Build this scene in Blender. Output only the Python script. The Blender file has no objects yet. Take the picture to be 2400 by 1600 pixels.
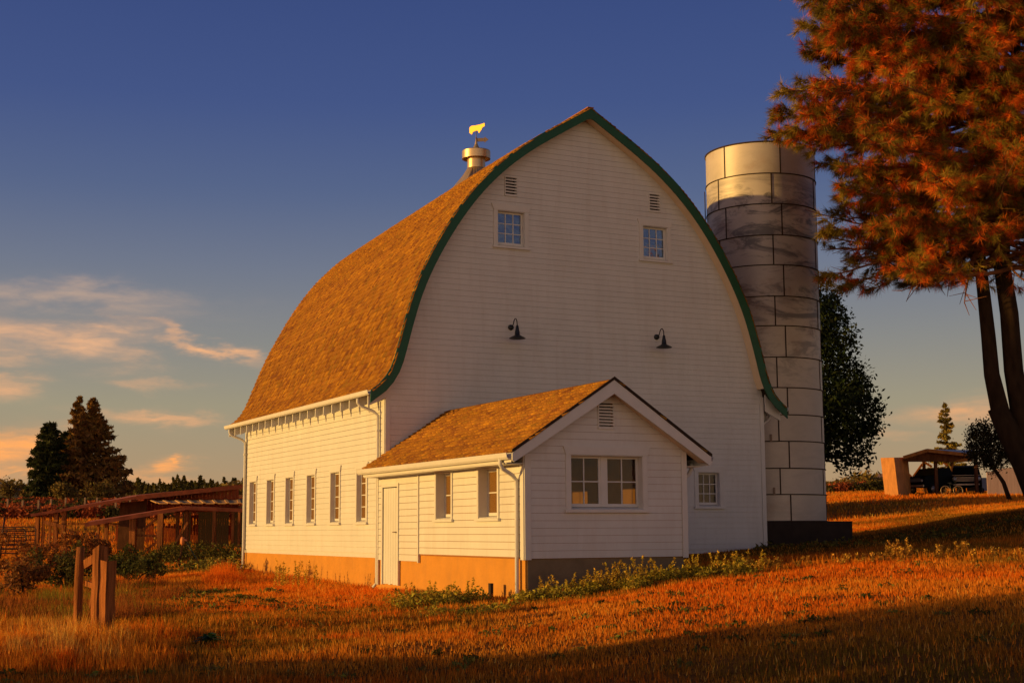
import bpy, math, random
import numpy as np
from mathutils import Vector, Matrix
R = math.radians
random.seed(7)
RS = np.random.RandomState(11)

# ------------------------------------------------------------------ camera, sky, sun, exposure
CAM = (-12.188, -31.052, .531)
YAW, PITCH, ROLL, FPX = .4638, .1327, -.0056, 3307.9
SUN_AZ, SUN_EL = 283.5, 7.0            # clockwise from +y, degrees
_F = np.array([math.sin(YAW)*math.cos(PITCH), math.cos(YAW)*math.cos(PITCH), math.sin(PITCH)])
_R0 = np.array([math.cos(YAW), -math.sin(YAW), 0.]); _U0 = np.cross(_R0, _F)
_R = _R0*math.cos(ROLL)+_U0*math.sin(ROLL); _U = -_R0*math.sin(ROLL)+_U0*math.cos(ROLL)
_O = np.array(CAM)
FH = np.array([math.sin(YAW), math.cos(YAW)]); RH = np.array([math.cos(YAW), -math.sin(YAW)])
def ray(u, v): return _F+_R*(u-1200)/FPX-_U*(v-800)/FPX
def P(u, v, d):
    """world point whose forward (horizontal) distance from the tripod is d"""
    q = ray(u, v); t = d/(q[0]*FH[0]+q[1]*FH[1]); return _O+q*t
def onplane(u, v, ax, val):
    q = ray(u, v); return _O+q*((val-_O[ax])/q[ax])

sc = bpy.context.scene
cd = bpy.data.cameras.new('camera'); cam = bpy.data.objects.new('camera', cd)
sc.collection.objects.link(cam); sc.camera = cam
cd.sensor_width = 36; cd.lens = 36*FPX/2400; cd.clip_end = 20000; cd.clip_start = .1
m3 = Matrix(((_R[0], _U[0], -_F[0]), (_R[1], _U[1], -_F[1]), (_R[2], _U[2], -_F[2])))
cam.matrix_world = Matrix.Translation(CAM) @ m3.to_4x4()

sc.view_settings.view_transform = 'Standard'; sc.view_settings.look = 'None'
sc.view_settings.exposure = 0; sc.view_settings.gamma = 1
sc.cycles.use_denoising = True
sc.cycles.max_bounces = 6; sc.cycles.diffuse_bounces = 3; sc.cycles.transparent_max_bounces = 12
sc.cycles.sample_clamp_indirect = 4

class NT:
    """small helper for node trees"""
    def __init__(s, t): s.t = t; s.n = t.nodes; s.l = t.links
    def __call__(s, typ, **k):
        n = s.n.new(typ); ins = k.pop('ins', {})
        for a, v in k.items(): setattr(n, a, v)
        for a, v in ins.items():
            sock = n.inputs[a]
            if hasattr(v, 'is_output'): s.l.new(v, sock)
            else: sock.default_value = v
        return n
    def math(s, op, a, b=None, c=None, clamp=False):
        n = s.n.new('ShaderNodeMath'); n.operation = op; n.use_clamp = clamp
        for i, v in enumerate((a, b, c)):
            if v is None: continue
            if hasattr(v, 'is_output'): s.l.new(v, n.inputs[i])
            else: n.inputs[i].default_value = v
        return n.outputs[0]
    def ramp(s, fac, stops, interp='LINEAR'):
        n = s.n.new('ShaderNodeValToRGB'); n.color_ramp.interpolation = interp
        e = n.color_ramp.elements
        while len(e) < len(stops): e.new(.5)
        for el, (p, c) in zip(e, stops): el.position = p; el.color = (*c, 1)
        s.l.new(fac, n.inputs[0]); return n.outputs[0]
    def mix(s, fac, a, b, mode='MIX'):
        n = s.n.new('ShaderNodeMix'); n.data_type = 'RGBA'; n.blend_type = mode
        for i, v in ((0, fac), (6, a), (7, b)):
            if hasattr(v, 'is_output'): s.l.new(v, n.inputs[i])
            else: n.inputs[i].default_value = v if i == 0 else (*v, 1)
        return n.outputs[2]
    def noise(s, vec, scale, detail=4, rough=.55, dist=0):
        n = s.n.new('ShaderNodeTexNoise')
        if vec is not None: s.l.new(vec, n.inputs['Vector'])
        n.inputs['Scale'].default_value = scale; n.inputs['Detail'].default_value = detail
        n.inputs['Roughness'].default_value = rough; n.inputs['Distortion'].default_value = dist
        return n.outputs['Fac']

w = bpy.data.worlds.new('World'); sc.world = w; w.use_nodes = True
T = NT(w.node_tree); w.node_tree.nodes.clear()
tc = T('ShaderNodeTexCoord'); sep = T('ShaderNodeSeparateXYZ', ins={'Vector': tc.outputs['Generated']})
X, Y, Z = sep.outputs
el = T.math('MULTIPLY', T.math('ARCSINE', Z), 180/math.pi)
az = T.math('MULTIPLY', T.math('ARCTAN2', X, Y), 180/math.pi)
sky = T('ShaderNodeTexSky'); sky.sky_type = 'NISHITA'; sky.sun_disc = False
sky.sun_elevation = R(SUN_EL); sky.sun_rotation = R(SUN_AZ)
sky.air_density = 1.2; sky.dust_density = 1.5; sky.ozone_density = 2.5
SKY_STOPS = [(-90, (.10, .05, .02)), (-1, (.30, .16, .07)), (0.4, (.50, .29, .135)), (2.2, (.45, .305, .17)), (5.0, (.355, .312, .214)),
             (7.7, (.25, .25, .245)), (10.5, (.165, .190, .262)), (13.5, (.095, .132, .256)), (17, (.056, .090, .245)), (21, (.042, .071, .218)),
             (35, (.020, .042, .12)), (90, (.010, .022, .07))]
def elpos(d): return .5+math.copysign(abs(d/90)**.5, d)/2
sgn = T.math('SIGN', el)
elf = T.math('MULTIPLY_ADD', T.math('MULTIPLY', T.math('SQRT', T.math('DIVIDE', T.math('ABSOLUTE', el), 90.)), sgn), .5, .5)
base = T.ramp(elf, [(elpos(a), c) for a, c in SKY_STOPS])
# warm western glow round the sun and an added, unseen warm fill band behind the photographer
sd = (math.sin(R(SUN_AZ)), math.cos(R(SUN_AZ)))
dot = T.math('ADD', T.math('MULTIPLY', X, sd[0]), T.math('MULTIPLY', Y, sd[1]))
glow = T.math('POWER', T.math('MAXIMUM', T.math('MULTIPLY_ADD', dot, .5, .5), .0001), 10.)
fall = T.math('EXPONENT', T.math('DIVIDE', T.math('MULTIPLY', T.math('ABSOLUTE', el), -1.), 9.))
glow = T.math('MULTIPLY', glow, fall)
bd = (-math.sin(YAW+.25), -math.cos(YAW+.25))
dot2 = T.math('ADD', T.math('MULTIPLY', X, bd[0]), T.math('MULTIPLY', Y, bd[1]))
back = T.math('POWER', T.math('MAXIMUM', T.math('MULTIPLY_ADD', dot2, .5, .5), .0001), 3.)
fall2 = T.math('EXPONENT', T.math('DIVIDE', T.math('MULTIPLY', T.math('ABSOLUTE', el), -1.), 9.))
back = T.math('MULTIPLY', back, fall2)
col = T.mix(.06, base, T.mix(1., sky.outputs[0], (.10, .10, .10), 'MULTIPLY'))
def add_scaled(c, fac, rgb):
    m = T('ShaderNodeVectorMath', operation='SCALE'); m.inputs[0].default_value = rgb; T.l.new(fac, m.inputs['Scale'])
    return T.mix(1., c, m.outputs[0], 'ADD')
col = add_scaled(col, glow, (1.7, .75, .22))
col = add_scaled(col, back, (1.62, 1.06, .56))
# clouds: low evening wisps at their own bearings, frayed by noise
nv = T('ShaderNodeMapping', ins={'Vector': tc.outputs['Generated'], 'Scale': (1, 1, 3.2)}).outputs[0]
n1 = T.math('SUBTRACT', T.noise(nv, 9, 5, .6), .5); n2 = T.math('SUBTRACT', T.noise(nv, 23, 5, .6), .5)
azd = T.math('ADD', az, T.math('ADD', T.math('MULTIPLY', n1, 6.), T.math('MULTIPLY', n2, 3.2)))
n3 = T.math('SUBTRACT', T.noise(nv, 14, 4, .6, .5), .5)
eld = T.math('ADD', el, T.math('ADD', T.math('MULTIPLY', n3, 1.6), T.math('MULTIPLY', n2, .9)))
def azel(u, v):
    q = ray(u, v); return math.degrees(math.atan2(q[0], q[1])), math.degrees(math.atan2(q[2], math.hypot(q[0], q[1])))
# px x, px y, half width px, half height px, tilt deg (down to the right +), strength, lower/orange 0..1
CL = [(90, 683, 300, 22, 2, .36, .1), (330, 715, 170, 30, 6, .12, .1), (-20, 780, 90, 45, -8, .55, .35), (170, 795, 115, 36, 2, .85, .35), (262, 800, 60, 42, -20, .4, .3),
      (440, 795, 130, 15, 20, .75, .45), (520, 828, 60, 17, 12, .45, .5), (325, 838, 34, 26, 10, .28, .4), (15, 900, 75, 20, 2, .7, .5), (350, 900, 60, 13, 5, .35, .5),
      (345, 975, 120, 15, 4, .62, .6), (470, 985, 90, 11, 6, .3, .6), (20, 842, 50, 14, 5, .4, .4), (55, 1050, 90, 38, 0, .95, 1.), (150, 1010, 22, 16, 0, .9, 1.), (10, 1108, 110, 9, 0, .7, 1.),
      (362, 1102, 46, 12, -10, .9, 1.), (395, 1090, 16, 9, -30, .7, 1.), (300, 1127, 260, 7, 0, .45, .9), (2230, 975, 130, 18, -3, .4, .7), (2070, 1030, 70, 8, 2, .22, .7), (2320, 960, 60, 30, -10, .35, .7)]
cw = None; co = None
for (u, v, a, b, t, s_, o_) in CL:
    a0, e0 = azel(u, v); ta, tb = a/FPX*57.3, b/FPX*57.3; ct, st = math.cos(R(t)), math.sin(R(t))
    dx = T.math('SUBTRACT', azd, a0); dy = T.math('SUBTRACT', e0, eld)
    xx = T.math('DIVIDE', T.math('MULTIPLY_ADD', dx, ct, T.math('MULTIPLY', dy, st)), ta)
    yy = T.math('DIVIDE', T.math('MULTIPLY_ADD', dx, -st, T.math('MULTIPLY', dy, ct)), tb)
    rr = T.math('ADD', T.math('MULTIPLY', xx, xx), T.math('MULTIPLY', yy, yy))
    g = T.math('MULTIPLY', T.math('EXPONENT', T.math('MULTIPLY', rr, -1.1)), s_)
    cw = g if cw is None else T.math('ADD', cw, g)
    go = T.math('MULTIPLY', g, o_); co = go if co is None else T.math('ADD', co, go)
tex = T.noise(T('ShaderNodeMapping', ins={'Vector': tc.outputs['Generated'], 'Scale': (1, 1, 5)}).outputs[0], 30, 6, .62, .6)
wisp = T.math('MULTIPLY', T.math('MINIMUM', cw, 1.), T.math('MULTIPLY_ADD', tex, 2.2, -.22), clamp=True)
orf = T.math('DIVIDE', co, T.math('ADD', cw, .02), clamp=True)
ccol = T.mix(orf, (.68, .46, .31), (1.05, .42, .12))
col = T.mix(wisp, col, ccol)
bg = T('ShaderNodeBackground', ins={'Color': col, 'Strength': 1.0})
T('ShaderNodeOutputWorld', ins={'Surface': bg.outputs[0]})

sl = bpy.data.lights.new('sun', 'SUN'); sl.energy = 4.4; sl.angle = R(.55); sl.color = (1., .60, .155)
so = bpy.data.objects.new('sun', sl); sc.collection.objects.link(so)
sdir = Vector((math.sin(R(SUN_AZ))*math.cos(R(SUN_EL)), math.cos(R(SUN_AZ))*math.cos(R(SUN_EL)), math.sin(R(SUN_EL))))
so.rotation_euler = sdir.to_track_quat('Z', 'Y').to_euler(); so.location = (-60, 40, 30)

# ------------------------------------------------------------------ materials
MATS = {}
def mat(name, col=(.5, .5, .5), rough=.8, metal=0., spec=.3, attr=False, var=.0, vscale=3., bump=0., bscale=20., transl=0., stain=None, aniso=None, fade=None):
    m = bpy.data.materials.new(name); m.use_nodes = True; t = NT(m.node_tree); m.node_tree.nodes.clear()
    g = t('ShaderNodeNewGeometry'); pos = g.outputs['Position']
    if aniso: pos = t('ShaderNodeMapping', ins={'Vector': pos, 'Scale': aniso}).outputs[0]
    if attr:
        a = t('ShaderNodeAttribute', attribute_name='Col'); c = a.outputs['Color']
    else:
        c = t('ShaderNodeRGB'); c.outputs[0].default_value = (*col, 1); c = c.outputs[0]
    if var:
        f = t.ramp(t.noise(pos, vscale, 5, .6), [(.3, (1-var,)*3), (.7, (1+var*.6,)*3)])
        c = t.mix(1., c, f, 'MULTIPLY')
    if stain:
        sc_, amt, scol, asp = stain
        p2 = t('ShaderNodeMapping', ins={'Vector': g.outputs['Position'], 'Scale': asp}).outputs[0]
        f = t.ramp(t.noise(p2, sc_, 6, .65, .4), [(.48, (0, 0, 0)), (.72, (amt,)*3)])
        c = t.mix(f, c, scol)
    b = t('ShaderNodeBsdfPrincipled', ins={'Base Color': c, 'Roughness': rough, 'Metallic': metal, 'Specular IOR Level': spec})
    if bump:
        bn = t('ShaderNodeBump', ins={'Height': t.noise(pos, bscale, 4, .6), 'Strength': bump, 'Distance': .02})
        t.l.new(bn.outputs[0], b.inputs['Normal'])
    out = b.outputs[0]
    if transl:
        tr = t('ShaderNodeBsdfTranslucent', ins={'Color': c})
        out = t('ShaderNodeMixShader', ins={'Fac': transl, 1: out, 2: tr.outputs[0]}).outputs[0]
    t('ShaderNodeOutputMaterial', ins={'Surface': out}); MATS[name] = m; return m
def glass(name, refl, tint, rough=.02, gcol=(.42, .40, .42)):
    m = bpy.data.materials.new(name); m.use_nodes = True; t = NT(m.node_tree); m.node_tree.nodes.clear()
    tr = t('ShaderNodeBsdfTransparent', ins={'Color': (*tint, 1)})
    gl = t('ShaderNodeBsdfGlossy', ins={'Color': (*gcol, 1), 'Roughness': rough})
    g = t('ShaderNodeNewGeometry'); bn = t('ShaderNodeBump', ins={'Height': t.noise(g.outputs['Position'], 3.5, 2), 'Strength': .25, 'Distance': .03})
    t.l.new(bn.outputs[0], gl.inputs['Normal'])
    fr = t('ShaderNodeFresnel', ins={'IOR': 1.5}); f = t.math('ADD', fr.outputs[0], refl, clamp=True)
    mx = t('ShaderNodeMixShader', ins={'Fac': f, 1: tr.outputs[0], 2: gl.outputs[0]})
    t('ShaderNodeOutputMaterial', ins={'Surface': mx.outputs[0]}); return m
WHITE = mat('white_painted_siding', (.64, .62, .585), .62, spec=.25, var=.06, vscale=1.3, stain=(1.6, .20, (.42, .33, .25), (2.2, 2.2, .28)), bump=.15, bscale=9)
TRIM = mat('white_painted_trim', (.64, .61, .565), .55, spec=.3, var=.05, vscale=4)
GREEN = mat('green_painted_board', (.004, .075, .028), .45, spec=.4, var=.15, vscale=6)
SHING = mat('cedar_shingle', attr=True, rough=.85, spec=.08, var=.08, vscale=1.1, bump=.4, bscale=40)
FELT = mat('shingle_edge', (.035, .02, .012), .9)
CONC = mat('painted_foundation', (.57, .25, .042), .85, spec=.15, var=.10, vscale=2.2, stain=(3., .25, (.32, .17, .06), (1, 1, .6)), bump=.3, bscale=30)
SOFF = mat('cream_soffit_boards', (.74, .58, .40), .6, var=.06)
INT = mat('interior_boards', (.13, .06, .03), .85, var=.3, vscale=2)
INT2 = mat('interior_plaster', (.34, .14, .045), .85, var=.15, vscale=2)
GLASSU = glass('window_glass_upper', .13, (.7, .75, .8), .04, (.62, .75, .95))
GLASS = glass('window_glass', .0, (.86, .86, .84))
GLASSW = glass('warm_lit_window_glass', .0, (.8, .75, .65))      # tan diffuse layer paints a warm lit look into the west panes
_t = NT(GLASSW.node_tree); _o = [n for n in _t.n if n.type == 'OUTPUT_MATERIAL'][0]; _s = _o.inputs['Surface'].links[0].from_socket
_d = _t('ShaderNodeBsdfDiffuse', ins={'Color': (.45, .24, .08, 1)})
_t.l.new(_t('ShaderNodeMixShader', ins={'Fac': .30, 1: _s, 2: _d.outputs[0]}).outputs[0], _o.inputs['Surface'])
BLACKM = mat('black_enamel', (.012, .014, .014), .35, spec=.5)
GALV = mat('galvanised_metal', (.70, .50, .26), .36, .75, var=.14, vscale=3)
VANE = mat('gilded_vane', (.80, .42, .05), .5, .3)
RUST = mat('dull_vane_metal', (.24, .17, .13), .6, .4)
WOODP = mat('weathered_post_wood', (.34, .115, .032), .9, spec=.1, var=.75, vscale=16, aniso=(1, 1, .07), bump=1., bscale=40)
WOODD = mat('dark_old_wood', (.13, .055, .025), .9, spec=.08, var=.45, vscale=6, aniso=(1, 1, .25), bump=.5, bscale=20)
WOODR = mat('reddish_barn_wood', (.30, .065, .022), .9, spec=.08, var=.4, vscale=3, aniso=(1, 1, .2), bump=.4, bscale=14)
ROOFR = mat('rusty_sheet_roof', (.52, .14, .045), .7, .15, var=.4, vscale=2.2)
ROOFP = mat('pale_sheet_roof', (.66, .36, .11), .75, .0, var=.25, vscale=2)
BARK = mat('tree_bark', (.034, .020, .012), .95, spec=.05, var=.4, vscale=7, aniso=(1, 1, .3), bump=1., bscale=9)
LEAF = mat('foliage', attr=True, rough=.7, spec=.12, transl=.25)
NEEDLE = mat('pine_needles', attr=True, rough=.6, spec=.2, transl=.2)
GRASSM = mat('grass_blades', attr=True, rough=.8, spec=.04, transl=.45)
SILOM = mat('silo_sheet', (.54, .465, .40), .47, .12, spec=.4, var=.10, vscale=.9, bump=.05, bscale=2)
_t = NT(SILOM.node_tree)   # scuffs and rust blooms on the sheets
_b = [n for n in _t.n if n.type == 'BSDF_PRINCIPLED'][0]; _c = _b.inputs['Base Color'].links[0].from_socket
_g = _t('ShaderNodeNewGeometry').outputs['Position']
_p = _t('ShaderNodeMapping', ins={'Vector': _g, 'Rotation': (0, .5, .3), 'Scale': (.55, .55, 1.7)}).outputs[0]
_f = _t.ramp(_t.noise(_p, 1.15, 7, .72, 1.2), [(.47, (0, 0, 0)), (.60, (.80,)*3)]); _z = _t('ShaderNodeSeparateXYZ', ins={'Vector': _g}).outputs[2]; _zm = _t.ramp(_t.math('DIVIDE', _z, 12.), [(.35, (.12,)*3), (.55, (.9,)*3), (.86, (1,)*3), (.92, (.1,)*3)]); _c = _t.mix(_t.math('MULTIPLY', _f, _zm), _c, (.07, .07, .085))
_f = _t.ramp(_t.noise(_g, .7, 5, .6), [(.56, (0, 0, 0)), (.74, (.45,)*3)]); _c = _t.mix(_f, _c, (.30, .15, .07))
_t.l.new(_c, _b.inputs['Base Color'])
SEAM = mat('rusty_seam', (.045, .025, .018), .8, .1)
DCONC = mat('dark_old_concrete', (.035, .022, .016), .9, var=.3, vscale=3)
TANC = mat('tan_block', (.55, .23, .065), .9, var=.25, vscale=2, bump=.3)
MTL = mat('grey_sheet_metal', (.16, .18, .22), .45, .5)
PINKW = mat('pale_fence_panel', (.52, .36, .31), .75, var=.12, vscale=2, aniso=(3, 3, .3))
BLUEW = mat('pale_blue_panel', (.16, .18, .25), .5, .1)
CARD = mat('dark_car_paint', (.006, .007, .007), .6, .0, spec=.05)
CHROME = mat('dull_chrome', (.45, .36, .30), .35, .7)
LENS = mat('headlight_lens', (.40, .40, .42), .2, .2)
TYRE = mat('tyre_rubber', (.015, .014, .014), .9)
RIM = mat('bicycle_rim', (.42, .28, .16), .4, .5)
PIPE = mat('rusty_gate_pipe', (.085, .035, .02), .6, .4)
SNOW = mat('mountain_snow_and_rock', (.36, .20, .13), .9, var=.3, vscale=.01)
GROUND = bpy.data.materials.new('dry_pasture')
GROUND.use_nodes = True; t = NT(GROUND.node_tree); GROUND.node_tree.nodes.clear()
gp = t('ShaderNodeNewGeometry').outputs['Position']
c1 = t.ramp(t.noise(gp, .35, 6, .6), [(.32, (.20, .075, .018)), (.5, (.42, .15, .026)), (.68, (.56, .21, .04))])
c2 = t.ramp(t.noise(gp, 6., 5, .7), [(.3, (.45, .4, .35)), (.7, (1.15, 1.1, 1.)), ])
gr = t.ramp(t.noise(gp, .16, 5, .6), [(.52, (0, 0, 0)), (.66, (.6,)*3)])
cc = t.mix(gr, t.mix(1., c1, c2, 'MULTIPLY'), (.13, .10, .02))
bb = t('ShaderNodeBump', ins={'Height': t.noise(gp, 7, 6, .7), 'Strength': 1., 'Distance': .16})
pb = t('ShaderNodeBsdfPrincipled', ins={'Base Color': cc, 'Roughness': .95, 'Specular IOR Level': .05, 'Normal': bb.outputs[0]})
t('ShaderNodeOutputMaterial', ins={'Surface': pb.outputs[0]})

# ------------------------------------------------------------------ mesh helpers
COL = sc.collection
def props(o, label=None, cat=None, group=None, kind=None):
    if label: o['label'] = label
    if cat: o['category'] = cat
    if group: o['group'] = group
    if kind: o['kind'] = kind
    return o
WORLDLOC = {}
def empty(name, loc, label=None, cat=None, group=None, kind=None):
    o = bpy.data.objects.new(name, None); COL.objects.link(o); o.location = loc; o.empty_display_size = .3
    WORLDLOC[o.name] = np.array(loc, float); return props(o, label, cat, group, kind)
def link_mesh(name, me, parent, origin):
    o = bpy.data.objects.new(name, me); COL.objects.link(o)
    if parent is not None:
        o.parent = parent; WORLDLOC[o.name] = WORLDLOC[parent.name]
    else:
        o.location = origin; WORLDLOC[o.name] = np.array(origin, float)
    return o
def fast(name, V, k, m, parent=None, origin=(0, 0, 0), cols=None, F=None, smooth=False):
    """V (n,3) array; faces are consecutive k-gons, or given by F (m,k)"""
    V = np.asarray(V, float); org = WORLDLOC[parent.name] if parent is not None else np.array(origin, float)
    V = V-org
    if F is None: F = np.arange(len(V)).reshape(-1, k)
    F = np.asarray(F, np.int32); me = bpy.data.meshes.new(name); nf = len(F)
    me.vertices.add(len(V)); me.vertices.foreach_set('co', V.astype(np.float32).ravel())
    me.loops.add(nf*k); me.loops.foreach_set('vertex_index', F.ravel())
    me.polygons.add(nf); me.polygons.foreach_set('loop_start', (np.arange(nf)*k).astype(np.int32))
    try: me.polygons.foreach_set('loop_total', np.full(nf, k, np.int32))
    except Exception: pass
    if cols is not None:
        a = me.color_attributes.new('Col', 'FLOAT_COLOR', 'POINT')
        cc = np.ones((len(V), 4), np.float32); cc[:, :3] = cols; a.data.foreach_set('color', cc.ravel())
    if smooth: me.polygons.foreach_set('use_smooth', np.ones(nf, bool))
    me.update(calc_edges=True); me.validate(); me.materials.append(m)
    return link_mesh(name, me, parent, org)
class MB:
    def __init__(s): s.v = []; s.f = []; s.c = []; s.sm = []
    def add(s, vs, fs, col=None, smooth=False):
        b = len(s.v); s.v += [tuple(map(float, q)) for q in vs]; s.f += [tuple(i+b for i in f) for f in fs]
        s.sm += [smooth]*len(fs)
        if col is not None: s.c += [col]*len(vs)
        return s
    def hexa(s, q, col=None):
        return s.add(q, [(0, 3, 2, 1), (4, 5, 6, 7), (0, 1, 5, 4), (1, 2, 6, 5), (2, 3, 7, 6), (3, 0, 4, 7)], col)
    def box(s, x0, x1, y0, y1, z0, z1):
        return s.hexa([(x0, y0, z0), (x1, y0, z0), (x1, y1, z0), (x0, y1, z0), (x0, y0, z1), (x1, y0, z1), (x1, y1, z1), (x0, y1, z1)])
    def pbox(s, fr, u0, u1, z0, z1, n0, n1):
        return s.hexa([pt(fr, u, n, z) for z in (z0, z1) for u, n in ((u0, n0), (u1, n0), (u1, n1), (u0, n1))])
    def pprism(s, fr, poly, n0, n1):
        k = len(poly); vs = [pt(fr, u, n0, z) for u, z in poly]+[pt(fr, u, n1, z) for u, z in poly]
        return s.add(vs, [tuple(range(k)), tuple(range(2*k-1, k-1, -1))]+[(i, (i+1) % k, k+(i+1) % k, k+i) for i in range(k)])
    def bar(s, a, b, wd, ht=None, up=(0, 0, 1)):
        a, b = Vector(a), Vector(b); d = (b-a).normalized(); ht = ht or wd; upv = Vector(up)
        if abs(d.dot(upv)) > .95: upv = Vector((FH[0], FH[1], 0))
        x = d.cross(upv).normalized()*wd/2; y = x.cross(d).normalized()*ht/2
        return s.hexa([a-x-y, a+x-y, a+x+y, a-x+y, b-x-y, b+x-y, b+x+y, b-x+y])
    def tube(s, pts, rad, n=8, caps=True):
        pts = [Vector(p) for p in pts]; rad = rad if hasattr(rad, '__len__') else [rad]*len(pts)
        vs = []; prev = None
        for i, p in enumerate(pts):
            d = (pts[min(i+1, len(pts)-1)]-pts[max(i-1, 0)]).normalized()
            if prev is None: prev = d.orthogonal().normalized()
            x = (prev-d*prev.dot(d)).normalized(); y = d.cross(x); prev = x
            vs += [p+(x*math.cos(k*2*math.pi/n)+y*math.sin(k*2*math.pi/n))*rad[i] for k in range(n)]
        fs = [(i*n+k, i*n+(k+1) % n, (i+1)*n+(k+1) % n, (i+1)*n+k) for i in range(len(pts)-1) for k in range(n)]
        if caps: fs += [tuple(range(n-1, -1, -1)), tuple(range((len(pts)-1)*n, len(pts)*n))]
        return s.add(vs, fs, smooth=True)
    def lathe(s, cx, cy, prof, n=24, a0=0, a1=2*math.pi, smooth=True, rot=0):
        full = abs(a1-a0-2*math.pi) < 1e-6; m = n if full else n+1; vs = []
        for r, z in prof:
            for k in range(m):
                a = a0+(a1-a0)*k/n+rot; vs.append((cx+r*math.cos(a), cy+r*math.sin(a), z))
        fs = [(i*m+k, i*m+(k+1) % m, (i+1)*m+(k+1) % m, (i+1)*m+k) for i in range(len(prof)-1) for k in range(n)]
        return s.add(vs, fs, smooth=smooth)
    def lathes(s, cx, cy, prof, n=24):
        for p_, q_ in zip(prof, prof[1:]): s.lathe(cx, cy, [p_, q_], n)
        return s
    def build(s, name, m, parent=None, origin=None, cols=False):
        org = WORLDLOC[parent.name] if parent is not None else np.array(origin if origin is not None else (0, 0, 0), float)
        me = bpy.data.meshes.new(name); V = np.array(s.v)-org
        me.from_pydata([tuple(q) for q in V], [], s.f)
        if any(s.sm): me.polygons.foreach_set('use_smooth', s.sm)
        if s.c:
            a = me.color_attributes.new('Col', 'FLOAT_COLOR', 'POINT')
            cc = np.ones((len(s.v), 4), np.float32); cc[:, :3] = np.array(s.c); a.data.foreach_set('color', cc.ravel())
        me.materials.append(m); me.update(); return link_mesh(name, me, parent, org)
def pt(fr, u, n, z):
    p0, U, N = fr; return (p0[0]+U[0]*u+N[0]*n, p0[1]+U[1]*u+N[1]*n, p0[2]+z)
def dup(o, parent=None):
    c = o.copy(); COL.objects.link(c)
    if parent is not None: c.parent = parent
    WORLDLOC[c.name] = WORLDLOC.get(o.name, np.zeros(3))
    for ch in [x for x in bpy.data.objects if x.parent == o]: dup(ch, c)
    return c

# ------------------------------------------------------------------ terrain
def vnoise(x, y, seed=0):
    xi = np.floor(x).astype(np.int64); yi = np.floor(y).astype(np.int64); fx = x-xi; fy = y-yi
    def h(a, b):
        n = (a*374761393+b*668265263+seed*974634777) & 0x7fffffff; n = ((n ^ (n >> 13))*1274126177) & 0x7fffffff
        return ((n ^ (n >> 16)) & 0xffff)/65535.
    sx = fx*fx*(3-2*fx); sy = fy*fy*(3-2*fy)
    return (h(xi, yi)*(1-sx)+h(xi+1, yi)*sx)*(1-sy)+(h(xi, yi+1)*(1-sx)+h(xi+1, yi+1)*sx)*sy
def fbm(x, y, o=4, seed=0):
    s = 0; a = .5
    for i in range(o): s = s+a*vnoise(x*2**i, y*2**i, seed+i); a *= .5
    return s
def depth_lat(x, y):
    dx, dy = np.asarray(x)-CAM[0], np.asarray(y)-CAM[1]
    return dx*FH[0]+dy*FH[1], dx*RH[0]+dy*RH[1]
CP = []     # (lateral/depth, log depth, height)
def cpx(u, d, z): CP.append(((u-1202)/FPX, math.log(d), z))
def cpy(u, v, d): cpx(u, d, P(u, v, d)[2])
for u in (-1500, 1200, 3900): cpx(u, 3, -1.07)
for u, z in ((-800, -1.02), (300, -1.0), (1200, -1.0), (2000, -.86), (3000, -.7)): cpx(u, 11, z)
for u, z in ((-600, -.98), (300, -.95), (1000, -.9), (1400, -.78), (2400, -.33), (3200, 0)): cpx(u, 18, z)
cpy(1231, 1400, 26.4); cpy(1735, 1340, 26.5); cpy(2400, 1302, 26.5); cpy(1601, 1343, 27.7); cpx(3200, 26.5, .45); cpx(300, 26, -.93); cpx(-500, 26, -.9)
cpy(885, 1384, 33); cpy(1795, 1284, 38); cpy(571, 1338, 43.5); cpy(2000, 1270, 43.5); cpy(2400, 1205, 43.5); cpx(3200, 43.5, 1.6); cpx(0, 43, -.95); cpx(-600, 43, -.9)
cpy(300, 1308, 61); cpy(0, 1300, 61); cpy(560, 1290, 61); cpx(1200, 61, -.3); cpy(2000, 1222, 61); cpy(2400, 1182, 61); cpx(3200, 61, 2.6); cpx(-600, 61, -.7)
cpy(300, 1240, 86); cpy(0, 1240, 86); cpx(1200, 88, 1.1); cpy(2000, 1180, 78); cpy(2400, 1166, 80); cpy(1950, 1168, 94); cpy(2100, 1162, 94); cpy(2400, 1158, 94); cpx(3200, 94, 3.2); cpx(-600, 86, .5)
for u in (-600, 300, 1200): cpx(u, 115, 1.6)
for u in (-600, 300): cpx(u, 170, 4.0)
cpx(1200, 160, 3.7)
cpy(2000, 1155, 125); cpy(2500, 1150, 125)
for u in (-800, 300, 1200, 2000, 3200): cpx(u, 250, 7.0)
for u in (-800, 1200, 3200): cpx(u, 900, 10.); cpx(u, 4000, 12.)
CP = np.array(CP)
def _k(r2): return np.where(r2 > 1e-12, r2*np.log(np.maximum(r2, 1e-12)), 0)*.5
_q = CP[:, :2]*np.array([2.2, 1.]); _n = len(_q)
_d2 = ((_q[:, None]-_q[None])**2).sum(-1); _A = np.zeros((_n+3, _n+3)); _A[:_n, :_n] = _k(_d2)+np.eye(_n)*2e-3
_A[:_n, _n] = 1; _A[:_n, _n+1:] = _q; _A[_n, :_n] = 1; _A[_n+1:, :_n] = _q.T
_w = np.linalg.solve(_A, np.concatenate([CP[:, 2], np.zeros(3)]))
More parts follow.
